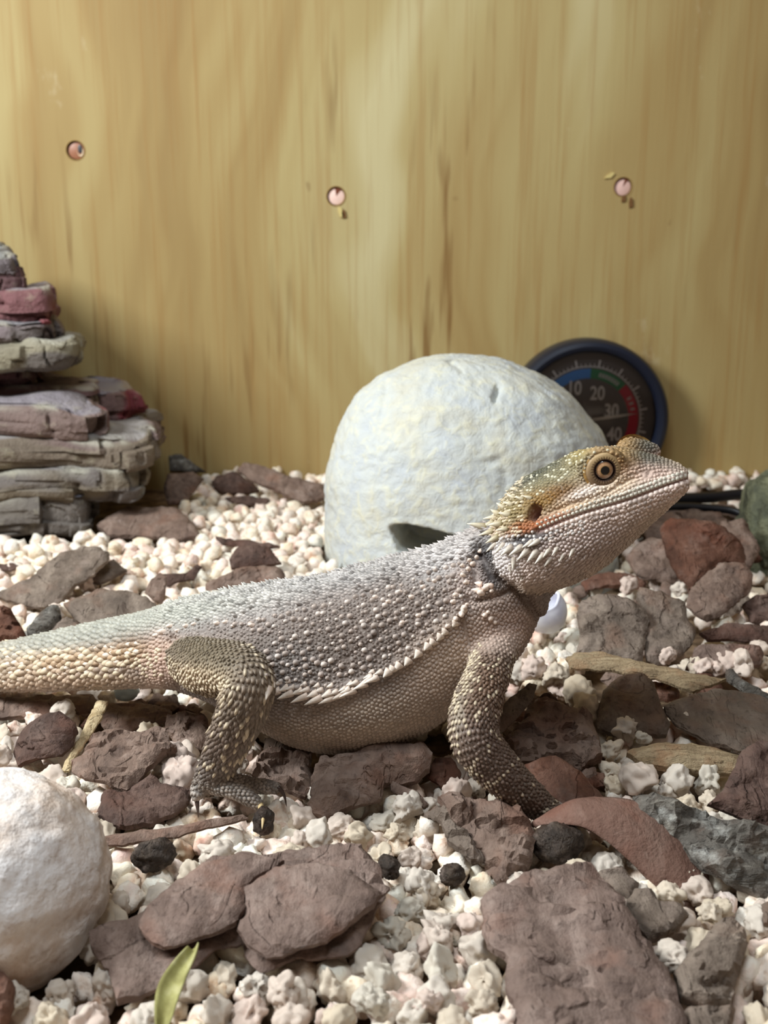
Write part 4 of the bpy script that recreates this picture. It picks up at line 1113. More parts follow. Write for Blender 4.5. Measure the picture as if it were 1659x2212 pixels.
# ================================================================== bark chips, sticks and crumbs
def bark_mat(name, cols, grain=(1, .35, 1), scale=70, rough=.82, pale=(168, 150, 140), palea=.35, spec=.25, steps=6.0):
    t = NT(name); v = t.coords(grain, 'Object', 3.0); v1 = t.coords((1, 1, 1), 'Object', 5.0)
    n1 = t.noise(v, scale * 2.2, 5, .62, .4); n2 = t.noise(v1, scale * 9, 4, .65); n3 = t.noise(v1, scale * 1.6, 4, .6)
    # flaking: the surface falls away in thin irregular layers with crisp rims
    lay_ = t.noise(v, scale * .75, 4, .58, .7)
    mu = t.n('ShaderNodeMath', operation='MULTIPLY'); t.l(lay_, mu.inputs[0]); mu.inputs[1].default_value = steps
    fl = t.n('ShaderNodeMath', operation='FLOOR'); t.l(mu.outputs[0], fl.inputs[0])
    fr = t.n('ShaderNodeMath', operation='FRACT'); t.l(mu.outputs[0], fr.inputs[0])
    rim = t.n('ShaderNodeMapRange', interpolation_type='SMOOTHSTEP'); rim.inputs[1].default_value = .88; rim.inputs[2].default_value = 1.0; t.l(fr.outputs[0], rim.inputs[0])
    hs = t.n('ShaderNodeMath', operation='ADD'); t.l(fl.outputs[0], hs.inputs[0]); t.l(rim.outputs[0], hs.inputs[1])
    wn = t.n('ShaderNodeTexWhiteNoise', noise_dimensions='1D'); t.l(fl.outputs[0], wn.inputs['W'])
    c = t.ramp(n1, [(.33, srgb(*cols[0])), (.46, srgb(*cols[1])), (.55, srgb(*cols[2])), (.66, srgb(*cols[3]))])
    rust = t.noise(v1, scale * 1.1, 3)
    c = t.mix(c, srgb(cols[2][0], int(cols[2][1] * .78), int(cols[2][2] * .66)), t.ramp(rust, [(.52, (0, 0, 0)), (.66, (.6,) * 3)]))
    c = t.mix(c, t.ramp(wn.outputs['Value'], [(0, srgb(*cols[1])), (.5, srgb(*cols[2])), (1, srgb(*cols[3]))]), .35)
    c = t.mix(c, srgb(*pale), t.ramp(n3, [(.54, (0, 0, 0)), (.72, (palea,) * 3)]))
    c = t.mix(c, srgb(*cols[0]), t.ramp(n2, [(.28, (.6,) * 3), (.46, (0, 0, 0))]))
    n1b = t.noise(t.coords(grain, 'Object', 9.0), scale * 2.6, 5, .62, .4); n2b = t.noise(t.coords((1, 1, 1), 'Object', 7.0), scale * 10.5, 4, .65)
    return t.done(c, t.bump(n2b, .5, .0010, t.bump(n1b, .55, .0018, t.bump(hs.outputs[0], .6, .0009))), rough, spec)
BM = {
 'brown': bark_mat('bark_brown', [(64, 48, 42), (96, 76, 66), (114, 94, 83), (136, 117, 106)]),
 'mauve': bark_mat('bark_mauve', [(66, 50, 44), (96, 78, 70), (113, 94, 86), (140, 122, 113)]),
 'grey': bark_mat('bark_grey', [(60, 49, 42), (92, 79, 70), (110, 97, 87), (136, 122, 110)], palea=.25),
 'dark': bark_mat('bark_dark', [(42, 30, 26), (68, 50, 44), (84, 64, 56), (104, 84, 76)], palea=.15),
 'red': bark_mat('bark_red', [(56, 34, 25), (86, 56, 43), (102, 70, 56), (122, 93, 80)], palea=.2, steps=4),
 'curl': bark_mat('bark_smooth_red', [(92, 64, 53), (106, 78, 67), (114, 87, 76), (126, 103, 92)], scale=60, pale=(160, 134, 122), palea=.3, steps=1.0),
 'tan': bark_mat('wood_tan', [(92, 74, 54), (130, 110, 84), (150, 130, 102), (172, 154, 126)], grain=(.25, 3.0, 1), scale=120, pale=(186, 170, 140)),
 'straw': bark_mat('wood_straw', [(124, 100, 68), (164, 142, 106), (186, 164, 128), (206, 188, 154)], grain=(1, 1, 1), scale=120, pale=(226, 212, 176)),
 'char': bark_mat('bark_weathered', [(34, 29, 26), (62, 56, 52), (84, 78, 73), (132, 127, 118)], grain=(.35, 1.4, 1), scale=110, pale=(196, 196, 190), palea=.6),
}
CHIPS = []          # (polygon in plan, plane point, normal, thickness)
def conv(pts, ox, oy, sc): return [(ox + x / sc, oy + y / sc) for x, y in pts]
def chip(label, poly, mat='brown', z=.0015, tilt=16, roll=0, thick=.0034, amp=.0009, terr=.0010, bend=0., name='bark_chip', parent=None, anchor=None, cat='bark', seed=None, res=1.0, group=None, register=True):
    """a flake of bark: the outline lies on a tilted plane resting on the ground at its lower edge"""
    poly = [np.array(p, float) for p in poly]; arr = np.array(poly)
    lowp = anchor if anchor is not None else (arr[:, 0].mean(), arr[:, 1].max())
    P0 = ground(lowp[0], lowp[1], z)
    tx, ry = math.radians(tilt), math.radians(roll)
    n = np.array([math.sin(ry), -math.sin(tx) * math.cos(ry), math.cos(tx) * math.cos(ry)]); n /= np.linalg.norm(n)
    W = np.array([on_plane(p[0], p[1], P0, n) for p in poly])
    e1 = np.cross(np.array([0, 1., 0]), n); e1 = e1 / np.linalg.norm(e1)
    e2 = np.cross(n, e1)
    c = W.mean(0); Q = np.stack([(W - c) @ e1, (W - c) @ e2], -1)
    if (np.roll(Q[:, 0], -1) * Q[:, 1] - Q[:, 0] * np.roll(Q[:, 1], -1)).sum() > 0: Q = Q[::-1]
    size = np.ptp(Q, axis=0).max(); h = max(min(size / 34, .0013), .0006) * res
    sd = (seed if seed is not None else int(abs(arr.sum())) % 9973)
    B = []                                                         # outline, resampled and roughened
    for i in range(len(Q)):
        a, b = Q[i], Q[(i + 1) % len(Q)]; k = max(int(np.linalg.norm(b - a) / (h * .8)), 1)
        for j in range(k): B.append(a + (b - a) * j / k)
    B = np.array(B); nb = len(B)
    jn = np.stack([fbm(np.c_[B * 500, np.full(nb, sd)], 3, sd), fbm(np.c_[B * 500, np.full(nb, sd + 50)], 3, sd + 1)], -1)
    B = B + jn * h * .55
    lo, hi = B.min(0), B.max(0)
    gx, gy = np.meshgrid(np.arange(lo[0], hi[0], h), np.arange(lo[1], hi[1], h)); g = np.stack([gx.ravel(), gy.ravel()], -1)
    g = g + RNG.uniform(-.25, .25, g.shape) * h
    g = g[inside(g, B)]; ed = seg_dist(g, list(B) + [B[0]]) if len(g) else np.zeros(0); g = g[ed > h * .55]
    allp = np.vstack([B, g])
    res_ = delaunay_2d_cdt([Vector(p) for p in allp], [], [list(range(nb))], 1, 1e-7)
    P2 = np.array([v[:] for v in res_[0]]); T = [tuple(f) for f in res_[2]]; orig = res_[3]
    P2 = np.asarray(P2)
    # boundary edges from the triangulation itself
    ec = {}
    for f in T:
        for a, b in zip(f, f[1:] + f[:1]): ec[(a, b)] = 1
    bed = [(a, b) for (a, b) in ec if (b, a) not in ec]
    d = seg_dist(P2, list(B) + [B[0]])
    P3 = np.c_[P2 * 1.0, np.zeros(len(P2))]
    fl = fbm(np.c_[P2[:, 0] * 90, P2[:, 1] * 190, np.full(len(P2), sd * .37)], 3, sd)
    st = np.floor(fl * 3.2 + .3); fr = fl * 3.2 + .3 - st
    top = amp * fbm(np.c_[P2 * 160, np.full(len(P2), sd * .7)], 3, sd + 9) + terr * (st + sstep(.80, 1, fr)) * .6
    top += bend * (1 - (2 * (P2[:, 0] - lo[0]) / max(hi[0] - lo[0], 1e-6) - 1) ** 2)
    ew = min(thick * .7, size * .12)
    top -= thick * .35 * (1 - np.clip(d / ew, 0, 1)) ** 2
    bot = top.copy() * .3 + bend * (1 - (2 * (P2[:, 0] - lo[0]) / max(hi[0] - lo[0], 1e-6) - 1) ** 2) * .7 - thick * (.55 + .45 * np.clip(d / (ew * 1.5), 0, 1))
    bot = np.minimum(bot, top - .0006)
    mid = top * .5 + bot * .5
    toW = lambda p2, hh: c + p2[:, :1] * e1 + p2[:, 1:2] * e2 + hh[:, None] * n
    NV = len(P2); V = [toW(P2, top), toW(P2, bot)]
    F = [f if True else f for f in T] + [tuple(NV + i for i in f[::-1]) for f in T]
    bidx = sorted({a for e in bed for a in e}); mp = {v: i for i, v in enumerate(bidx)}
    cen2 = P2.mean(0); od = P2[bidx] - cen2; od = nrm(od)
    mids = P2[bidx] + od * h * .5 * fbm(np.c_[P2[bidx] * 900, np.full(len(bidx), 2.)], 2, sd)[:, None]
    V.append(toW(mids, mid[bidx])); V = np.vstack(V)
    for a, b in bed:
        F.append((b, a, 2 * NV + mp[a], 2 * NV + mp[b])); F.append((2 * NV + mp[b], 2 * NV + mp[a], NV + a, NV + b))
    o = mesh_obj(name, V, F, BM[mat], parent, sharp=.6, origin=c)
    # orientation check: top faces must look along n
    f0 = T[0]; nn_ = np.cross(V[f0[1]] - V[f0[0]], V[f0[2]] - V[f0[0]])
    if nn_ @ n < 0: o.data.flip_normals()
    if parent is None and label: tag(o, label, cat, group)
    if register: CHIPS.append((W[:, :2], c, n, thick))
    return o

Q7 = lambda p: conv(p, 0, 1500, 1.8433)
Q8 = lambda p: conv(p, 800, 1500, 1.9313)
Q3 = lambda p: conv(p, 0, 1250, 2.37)
Q4 = lambda p: conv(p, 860, 1250, 3.318)
QR = lambda p: conv(p, 1200, 1000, 3.6144)
QL = lambda p: conv(p, 0, 1100, 3.456)
QB = lambda p: conv(p, 0, 500, 2.304)
QM = lambda p: conv(p, 560, 1500, 3.318)
# big layered piece in the foreground: sheet with two flakes on it
lay = empty('layered_bark', ground(520, 1900)); tag(lay, 'long mauve-brown bark slab with two thick overlapping flakes on top', 'bark')
chip('', Q7([(350, 935), (370, 1010), (430, 1075), (470, 1225), (560, 1190), (720, 1090), (870, 985), (960, 960), (1000, 1040), (1040, 1080), (1180, 1030), (1380, 1010), (1440, 960), (1490, 860), (1545, 755), (1500, 650), (1440, 585), (1330, 580), (1100, 600), (1050, 625), (960, 620), (800, 660), (700, 720), (560, 850), (480, 890)]), 'mauve', .002, 12, 0, .0030, name='base_sheet', parent=lay)
chip('', Q7([(545, 870), (620, 800), (700, 720), (800, 660), (960, 618), (1060, 625), (1130, 640), (1010, 720), (975, 760), (975, 830), (940, 890), (840, 930), (730, 960), (650, 985), (600, 960), (560, 920)]), 'mauve', .0082, 10, 0, .0034, name='flake', parent=lay, terr=.0006)
chip('', Q7([(975, 760), (1060, 690), (1180, 650), (1260, 650), (1400, 690), (1480, 730), (1530, 760), (1490, 820), (1380, 900), (1290, 960), (1200, 980), (1120, 1010), (1060, 1015), (980, 970), (945, 910), (975, 850)]), 'mauve', .0076, 12, 0, .0036, name='flake', parent=lay, terr=.0008)
chip('irregular grey-brown bark chip propped above the dark chip near the hind foot', Q7([(275, 230), (330, 200), (380, 140), (420, 120), (480, 118), (560, 135), (620, 120), (660, 135), (680, 170), (700, 200), (640, 240), (570, 290), (540, 340), (500, 365), (430, 340), (420, 325), (330, 310), (280, 270)]), 'brown', .006, 18, 0, .0042, terr=.0018)
chip('dark crescent bark chip touching the hind foot toes', Q7([(370, 480), (400, 420), (405, 350), (480, 370), (560, 330), (600, 300), (640, 330), (690, 355), (760, 370), (750, 410), (690, 460), (600, 500), (500, 515), (420, 500)]), 'dark', .0025, 14, 0, .0036)
chip('thin brown sliver stick lying below the hind claws', Q7([(370, 572), (400, 555), (500, 540), (700, 510), (860, 485), (960, 470), (985, 480), (940, 500), (800, 530), (650, 565), (480, 590), (400, 582)]), 'brown', .003, 20, 0, .0022, terr=.0002, name='bark_stick', cat='stick')
chip('rounded dark brown bark chip next to the straw-coloured sliver', Q7([(40, 215), (75, 150), (140, 100), (200, 80), (240, 68), (290, 95), (300, 130), (280, 180), (240, 230), (150, 250), (70, 280)]), 'dark', .003, 24, -8, .004, bend=.0015)
chip('pale straw-coloured wood sliver slanting under the tail', Q7([(235, 295), (300, 190), (360, 70), (385, 15), (430, 20), (400, 90), (330, 190), (270, 295)]), 'straw', .002, 14, 0, .002, terr=.0002, name='wood_sliver', cat='stick')
chip('flat long bark strip carrying the tail, its cut edge showing', Q3([(-60, 585), (140, 575), (470, 560), (495, 590), (480, 640), (330, 670), (170, 680), (-60, 680)]), 'brown', .002, 10, 0, .0045)
chip('bark chip in the shade under the tail base', Q3([(510, 700), (540, 620), (700, 600), (880, 640), (870, 690), (760, 720), (660, 755), (530, 735)]), 'brown', .001, 12, 0, .004)
chip('fibrous bark piece in the shade behind the lower hind leg', Q3([(830, 740), (860, 680), (960, 660), (1060, 700), (1080, 800), (1030, 860), (940, 860), (880, 800)]), 'brown', .001, 20, 0, .0035, terr=.002)
chip('thick rough bark block with a smooth pale face under the belly', QM([(345, 735), (370, 690), (370, 520), (440, 400), (720, 360), (900, 310), (1180, 310), (1240, 390), (1230, 480), (1130, 560), (900, 590), (860, 690), (700, 730), (540, 800), (470, 820), (370, 780)]), 'brown', .004, 22, 0, .0065, terr=.0015)
chip('crumbly broken bark piece wedged between hind leg and belly', QM([(-20, 420), (80, 310), (180, 330), (370, 380), (380, 640), (330, 700), (200, 660), (60, 600), (-60, 560)]), 'brown', .001, 26, 0, .005, terr=.003)
chip('small pointed brown bark splinter beside the thick bark block', QM([(910, 570), (940, 555), (1010, 600), (1130, 670), (1220, 760), (1180, 780), (1060, 720), (950, 660)]), 'brown', .003, 28, 0, .0028)
chip('amber brown leaf-thin bark scrap in the shade by the far forearm', QM([(1190, 560), (1260, 440), (1380, 440), (1450, 540), (1440, 600), (1310, 650)]), 'red', .002, 20, 0, .0015)
chip('knobbly grey-brown bark lump with curled flaps under the front hand', Q8([(280, 400), (330, 370), (450, 375), (560, 400), (690, 500), (700, 560), (680, 660), (640, 720), (540, 750), (500, 680), (420, 580), (330, 480)]), 'brown', .003, 20, 0, .006, amp=.0022, terr=.0030)
chip('frayed grey bark scrap beside the knobbly lump', Q8([(225, 470), (280, 430), (380, 560), (450, 640), (480, 700), (420, 690), (330, 620), (300, 540)]), 'grey', .002, 15, 0, .002, terr=.0022)
# huge slab bottom centre
chip('largest broad mauve-brown bark slab with peeling pale patches in the foreground', Q8([(465, 840), (500, 770), (580, 735), (700, 700), (820, 675), (930, 690), (990, 730), (1040, 800), (1100, 920), (1170, 1010), (1260, 1130), (1300, 1250), (1340, 1320), (1320, 1375), (1345, 1480), (640, 1480), (600, 1290), (570, 1180), (570, 1075), (500, 1010), (470, 930)]), 'mauve', .0040, 8, 0, .0050, amp=.0010, terr=.0016)
chip('pale grey bark flake tucked between the curled bark and the largest slab', Q8([(950, 720), (1050, 705), (1125, 760), (1085, 850), (1040, 830)]), 'grey', .003, 18, 0, .003)
chip('grey-brown forked bark chip next to the largest slab', Q8([(1050, 860), (1110, 790), (1180, 790), (1200, 840), (1300, 850), (1335, 900), (1280, 960), (1210, 1010), (1160, 1010), (1100, 930)]), 'grey', .003, 20, 0, .0035)
chip('blocky cracked grey-brown bark chunk standing among the granules', Q8([(1280, 1130), (1390, 1000), (1460, 900), (1520, 885), (1580, 930), (1590, 1000), (1560, 1100), (1530, 1200), (1510, 1280), (1400, 1290), (1310, 1250)]), 'grey', .003, 26, 0, .006, terr=.0024)
chip('low grey-brown bark chunk in front of the blocky cracked one', Q8([(1320, 1290), (1530, 1285), (1510, 1375), (1480, 1440), (1340, 1440), (1330, 1360)]), 'grey', .003, 18, 0, .005, terr=.002)
chip('weathered silvery charcoal log splinter behind the curled bark', Q8([(1100, 400), (1180, 395), (1300, 440), (1450, 480), (1720, 560), (1760, 820), (1600, 790), (1500, 740), (1400, 690), (1300, 570), (1200, 500), (1120, 460)]), 'char', .003, 24, 0, .007, amp=.0020, terr=.0024, name='weathered_log', cat='log')
chip('dark brown upright bark plate leaning behind the weathered log', Q8([(1420, 440), (1480, 380), (1530, 290), (1560, 220), (1620, 185), (1760, 175), (1780, 590), (1659, 540), (1560, 500)]), 'dark', .008, 38, 0, .005)
chip('tan-topped split wood wedge with a dark underside', Q8([(1070, 215), (1200, 172), (1350, 180), (1575, 230), (1550, 290), (1400, 300), (1150, 265)]), 'tan', .006, 16, 0, .0055, terr=.0005, name='wood_wedge', cat='stick')
chip('wide flat grey bark slab above the tan split wedge', [(1435, 1518), (1500, 1488), (1560, 1476), (1640, 1492), (1710, 1520), (1720, 1620), (1600, 1612), (1520, 1585), (1460, 1552)], 'grey', .004, 14, 0, .004, terr=.0005)
chip('grey bark block with a layered dark cut edge', [(1290, 1545), (1305, 1482), (1340, 1450), (1390, 1444), (1415, 1470), (1425, 1500), (1450, 1555), (1445, 1578), (1320, 1572), (1295, 1562)], 'grey', .005, 30, 0, .006, terr=.0006)
chip('upright pale grey bark splinter leaning on the forearm', [(1062, 1552), (1105, 1502), (1150, 1468), (1166, 1474), (1152, 1510), (1110, 1560), (1072, 1590)], 'grey', .008, 40, 10, .003)
chip('brown bark stack with split layers right of the forearm', Q4([(760, 1100), (880, 980), (960, 820), (1050, 760), (1130, 770), (1230, 860), (1400, 980), (1450, 1100), (1460, 1280), (1330, 1310), (1200, 1250), (1000, 1280), (880, 1280)]), 'brown', .003, 26, 0, .006, amp=.002, terr=.0034)
chip('smooth rust-red bark chip in the lizard shadow beside the wrist', Q4([(900, 1310), (1080, 1240), (1140, 1230), (1300, 1350), (1450, 1480), (1490, 1560), (1440, 1600), (1300, 1600), (1200, 1610), (1080, 1500), (980, 1400)]), 'red', .003, 20, 0, .004, terr=.0004)
# right middle ground
chip('long tan splinter of wood lying across the bark chips', QR([(90, 1505), (180, 1455), (350, 1455), (560, 1500), (860, 1570), (1080, 1620), (1330, 1665), (1200, 1720), (1080, 1770), (960, 1720), (800, 1660), (560, 1620), (300, 1580), (130, 1560)]), 'tan', .008, 16, 0, .003, terr=.0004, name='wood_splinter', cat='stick')
chip('mottled grey-brown upright bark plate below the lizard chin', QR([(170, 1140), (210, 1060), (290, 1020), (420, 1010), (560, 1030), (660, 1090), (710, 1140), (745, 1190), (730, 1290), (700, 1420), (690, 1540), (560, 1540), (330, 1480), (165, 1470), (200, 1300)]), 'grey', .004, 38, 0, .004)
chip('cracked flat grey bark plate beside the mottled one', QR([(660, 950), (740, 950), (830, 980), (940, 1030), (1020, 1060), (1030, 1180), (1110, 1280), (1080, 1390), (980, 1490), (800, 1545), (720, 1530), (700, 1400), (700, 1250), (690, 1120), (640, 1040)]), 'grey', .003, 34, 0, .0036)
chip('brown bark plate leaning up towards the mossy rock', QR([(1060, 960), (1160, 860), (1250, 800), (1320, 755), (1480, 770), (1550, 850), (1540, 970), (1400, 1090), (1300, 1170), (1200, 1210), (1100, 1160), (1030, 1080)]), 'brown', .006, 34, 0, .004)
chip('oblong mauve-grey bark block beside white crumbs', QR([(1100, 1390), (1200, 1375), (1400, 1375), (1600, 1400), (1640, 1440), (1620, 1520), (1540, 1560), (1480, 1590), (1330, 1610), (1200, 1580), (1030, 1550), (1080, 1480)]), 'mauve', .004, 28, 0, .006)
chip('thin dark bark strip above the oblong block', QR([(1130, 1300), (1340, 1240), (1720, 1250), (1720, 1390), (1400, 1350), (1190, 1355)]), 'dark', .003, 24, 0, .004)
chip('purplish dark bark chunk below the mossy rock', QR([(1470, 1070), (1560, 1020), (1720, 1000), (1720, 1225), (1540, 1205), (1520, 1120)]), 'dark', .004, 30, 0, .006)
chip('dark forked twig of charred bark pointing at the white crumbs', QR([(1330, 1595), (1380, 1610), (1500, 1680), (1720, 1790), (1720, 1850), (1550, 1800), (1340, 1650)]), 'char', .006, 20, 0, .004)
chip('large curved orange-brown bark sheet in shadow behind the head', QR([(820, 480), (900, 430), (1100, 480), (1300, 500), (1450, 600), (1500, 700), (1480, 800), (1320, 790), (1160, 880), (1060, 980), (960, 880), (880, 700)]), 'red', .006, 42, 0, .005, bend=.004)
chip('bark chunk in deep shadow under the jaw', QR([(560, 700), (640, 600), (760, 540), (870, 560), (940, 700), (1000, 870), (920, 900), (740, 860), (640, 830)]), 'brown', .003, 30, 0, .006)
chip('low dark red bark strip under the chin', QR([(200, 900), (300, 850), (420, 820), (560, 840), (720, 900), (700, 950), (400, 940), (240, 950)]), 'red', .002, 20, 0, .004)
chip('brown bark chip half under the black cable', QR([(960, 350), (1080, 330), (1300, 360), (1370, 430), (1330, 520), (1200, 500), (1050, 450)]), 'brown', .004, 30, 0, .006)
chip('small reddish bark bit under the tan splinter', QR([(770, 1690), (960, 1740), (975, 1800), (880, 1830), (780, 1810)]), 'red', .003, 20, 0, .003)
# left background
chip('long smooth grey-brown bark slab with a pale worn patch behind the tail', QL([(-40, 600), (200, 500), (330, 390), (450, 310), (600, 270), (750, 255), (810, 300), (800, 350), (760, 400), (640, 500), (560, 540), (460, 660), (330, 710), (200, 700), (80, 660), (-40, 630)]), 'grey', .003, 20, 0, .004, terr=.0005)
chip('small wedge of bark broken off beside the long smooth slab', QL([(560, 525), (700, 430), (840, 345), (945, 425), (830, 490), (740, 530), (650, 520)]), 'grey', .004, 20, 0, .004, terr=.0005)
chip('broad pointed brown bark plate just above the tail base', QL([(465, 680), (580, 630), (760, 575), (950, 590), (1080, 630), (1160, 690), (1200, 760), (1050, 830), (830, 890), (620, 920), (590, 850), (520, 760)]), 'grey', .003, 26, 0, .004, terr=.0005)
chip('small upright brown bark flake next to the dark bent twig', QL([(1070, 600), (1110, 520), (1190, 450), (1240, 490), (1230, 590), (1210, 700), (1150, 680)]), 'brown', .004, 45, 0, .003)
chip('dark bent twig-like bark strip among pale granules', QL([(1190, 455), (1380, 450), (1470, 390), (1500, 410), (1440, 490), (1330, 520), (1240, 550)]), 'dark', .004, 24, 0, .003, name='bark_strip')
chip('reddish split bark lump at the far end of the tail', QL([(-80, 690), (0, 680), (80, 740), (140, 830), (180, 900), (190, 990), (0, 1020), (-80, 1010)]), 'red', .004, 32, 0, .007, amp=.002, terr=.003)
chip('charcoal grey bark lump between tail and reddish lump', QL([(190, 870), (260, 780), (350, 720), (430, 700), (450, 780), (380, 860), (280, 940), (210, 975)]), 'char', .003, 28, 0, .005)
chip('low grey bark chip half hidden by the tail', QL([(300, 940), (400, 850), (500, 790), (590, 820), (610, 900), (500, 950), (380, 990)]), 'grey', .002, 20, 0, .004)
chip('brown bark slab lying at the foot of the slate stack', QB([(480, 1440), (560, 1380), (640, 1345), (760, 1355), (880, 1360), (960, 1430), (1010, 1500), (880, 1500), (700, 1495), (540, 1490)]), 'brown', .003, 16, 0, .006, terr=.0008)
chip('squarish brown bark piece against the slate stack corner', QB([(830, 1200), (960, 1190), (1010, 1220), (950, 1300), (910, 1345), (830, 1350), (810, 1270)]), 'brown', .003, 50, 0, .005)
chip('black curved bark scrap against the plywood by the slate stack', QB([(835, 1110), (900, 1105), (970, 1155), (1020, 1190), (940, 1190), (840, 1180)]), 'char', .004, 50, 0, .004)
chip('oval brown bark chip near the plywood', QB([(1050, 1240), (1080, 1200), (1180, 1190), (1260, 1240), (1290, 1270), (1180, 1295), (1080, 1280)]), 'dark', .004, 34, 0, .006)
chip('long brown bark stick slanting along the plywood foot', QB([(1180, 1165), (1210, 1130), (1300, 1145), (1420, 1200), (1620, 1245), (1620, 1315), (1510, 1335), (1350, 1265), (1240, 1215)]), 'brown', .006, 34, 0, .006, name='bark_stick', cat='stick')
chip('thin curled dark bark rim half sunk in granules near the plywood', QB([(1120, 1315), (1240, 1300), (1340, 1330), (1330, 1350), (1240, 1345), (1150, 1335)]), 'dark', .003, 24, 0, .003)
chip('narrow dark bark strip between the dome and the slate stack', QB([(1070, 1515), (1200, 1520), (1330, 1540), (1390, 1560), (1280, 1565), (1110, 1545)]), 'dark', .003, 20, 0, .003)
chip('dark bark chip standing on a lighter one near the dome', QB([(1140, 1620), (1180, 1560), (1340, 1555), (1400, 1640), (1290, 1655), (1150, 1665)]), 'dark', .007, 34, 0, .004)
chip('lighter brown bark block below the dark chip near the dome', QB([(1020, 1740), (1170, 1660), (1380, 1640), (1415, 1680), (1410, 1780), (1200, 1800), (1020, 1800)]), 'brown', .003, 34, 0, .006)
chip('thin dark bark strip at the foot of the slate stack', QB([(-60, 1640), (60, 1640), (100, 1655), (40, 1672), (-60, 1670)]), 'dark', .003, 20, 0, .003)
chip('reddish-brown bark nub at the foot of the white boulder', [(-30, 2100), (5, 2092), (24, 2115), (22, 2160), (0, 2205), (-30, 2210)], 'red', .004, 26, 0, .005)
chip('small grey bark bit showing between granules next to the blocky chunk', Q8([(1640, 850), (1700, 830), (1720, 930), (1650, 930)]), 'grey', .003, 20, 0, .004)


chip('shaded bark plank lying just under the thick cable', [(1430, 1098), (1500, 1086), (1590, 1084), (1606, 1112), (1540, 1128), (1460, 1124)], 'brown', .003, 24, 0, .005)
chip('brown bark wedge between the cable and the orange-brown sheet', [(1380, 1112), (1450, 1098), (1496, 1130), (1474, 1164), (1400, 1156)], 'brown', .003, 24, 0, .005)
chip('brown bark piece pressed against the mossy rock', [(1556, 1126), (1606, 1108), (1646, 1180), (1622, 1220), (1580, 1196)], 'brown', .004, 30, 0, .005)
frag = random.Random(5)
def fragments(n, x0, x1, y0, y1, label, group, r0=16, r1=34):
    for _ in range(n):
        cx, cy = frag.uniform(x0, x1), frag.uniform(y0, y1); r = frag.uniform(r0, r1); a0 = frag.uniform(0, 6.28); k = frag.randint(6, 8); el = frag.uniform(.4, .7); rt = frag.uniform(-.5, .5)
        pl = []
        for i in range(k):
            a = a0 + 6.28 * i / k; rr = r * frag.uniform(.65, 1.2); u, v = rr * math.cos(a), rr * math.sin(a) * el
            pl.append((cx + u * math.cos(rt) - v * math.sin(rt), cy + u * math.sin(rt) + v * math.cos(rt)))
        tone = frag.choice(['brown', 'grey', 'brown', 'red'])
        chip(label.replace('small dark', ('smallish ' if r > (r0 + r1) / 2 else 'tiny ') + {'grey': 'grey-brown', 'brown': 'brown', 'red': 'rust-brown'}[tone]), pl, tone, frag.uniform(-.002, .001), frag.uniform(6, 24), frag.uniform(-12, 12), .003, name='bark_fragment', group=group, res=1.5)
fragments(16, 1380, 1650, 1110, 1250, 'small dark bark fragment in the shaded litter between the head and the mossy rock', 'bark fragments behind the head')
fragments(18, 1240, 1650, 1260, 1540, 'small dark bark fragment in the litter around the long tan splinter', 'bark fragments around the tan splinter', 18, 40)
fragments(12, 1080, 1300, 1500, 1700, 'small dark bark fragment in the lizard shadow beside the forearm', 'bark fragments beside the forearm', 18, 40)
fragments(14, 560, 1000, 1600, 1690, 'small dark bark fragment in the shade under the belly', 'bark fragments under the belly', 18, 40)
fragments(10, 150, 430, 1500, 1600, 'small dark bark fragment in the shade under the tail base', 'bark fragments under the tail', 18, 36)
# ---------------------------------------------------------------- curled bark over the front foot
def curl():
    top = [(680, 545), (770, 490), (860, 450), (960, 440), (1080, 450), (1180, 490), (1280, 570), (1350, 650), (1395, 740), (1402, 830), (1372, 915)]
    bot = [(684, 549), (740, 545), (815, 545), (900, 562), (995, 620), (1075, 690), (1130, 745), (1175, 795), (1215, 860), (1262, 895), (1310, 905)]
    tp = catmull(Q8(top), 5); bp = catmull(Q8(bot), 5); n = len(tp); m = 16
    V = []
    for i in range(n):
        s = i / (n - 1); Y = .2235 - .020 * s ** 1.2
        A = at(tp[i][0], tp[i][1], Y + .007 * math.sin(math.pi * min(s * 1.05, 1))); B = at(bp[i][0], bp[i][1], Y - .004 * math.sin(math.pi * s))
        for j in range(m):
            f = j / (m - 1); p = A * (1 - f) + B * f
            p = p + np.array([0, -.0016, .0018]) * math.sin(math.pi * f) * math.sin(math.pi * s) ** .5
            V.append(p)
    V = np.array(V); V += .00035 * fbm(V * 260, 3, 77)[:, None] * np.array([0, -.5, 1])
    o = mesh_obj('curled_bark', V, [tuple(f) for f in grid_faces(n, m, False)], BM['curl'], origin=V.mean(0))
    md = o.modifiers.new('bark_wall', 'SOLIDIFY'); md.thickness = .0016; md.offset = 0
    tag(o, 'smooth reddish-brown bark curl arching over the front foot', 'bark')
    cp = o.matrix_world
    return V
CURL = curl()

# ---------------------------------------------------------------- droppings, crumbs, leaf
M_DROP = bark_mat('dropping', [(18, 14, 12), (40, 32, 28), (58, 48, 42), (84, 72, 62)], scale=200, rough=.55)
for (px, py, z, r, label, sd) in [(333, 1846, .0025, (.0045, .0036, .0032), 'dark oval dropping with a pitted end among the pale granules', 3), (566, 1788, .0015, (.0026, .0026, .0034), 'black crumb under the pale hind claw', 5),
    (975, 1890, .0015, (.0028, .0025, .0022), 'jet black crumb lying alone on the pale granules', 8), (1205, 1822, .004, (.0058, .0048, .0042), 'lumpy black dropping under the tip of the curled bark', 9), (840, 1872, .002, (.0022, .003, .0022), 'black crumb at the end of the layered bark slab', 14)]:
    o = lump('dropping', ground(px, py, z) + np.array([0, .003 if px == 566 else 0, 0]), r, M_DROP, .30, 1.8, sd, 4, .4, .10); tag(o, label, 'dropping')
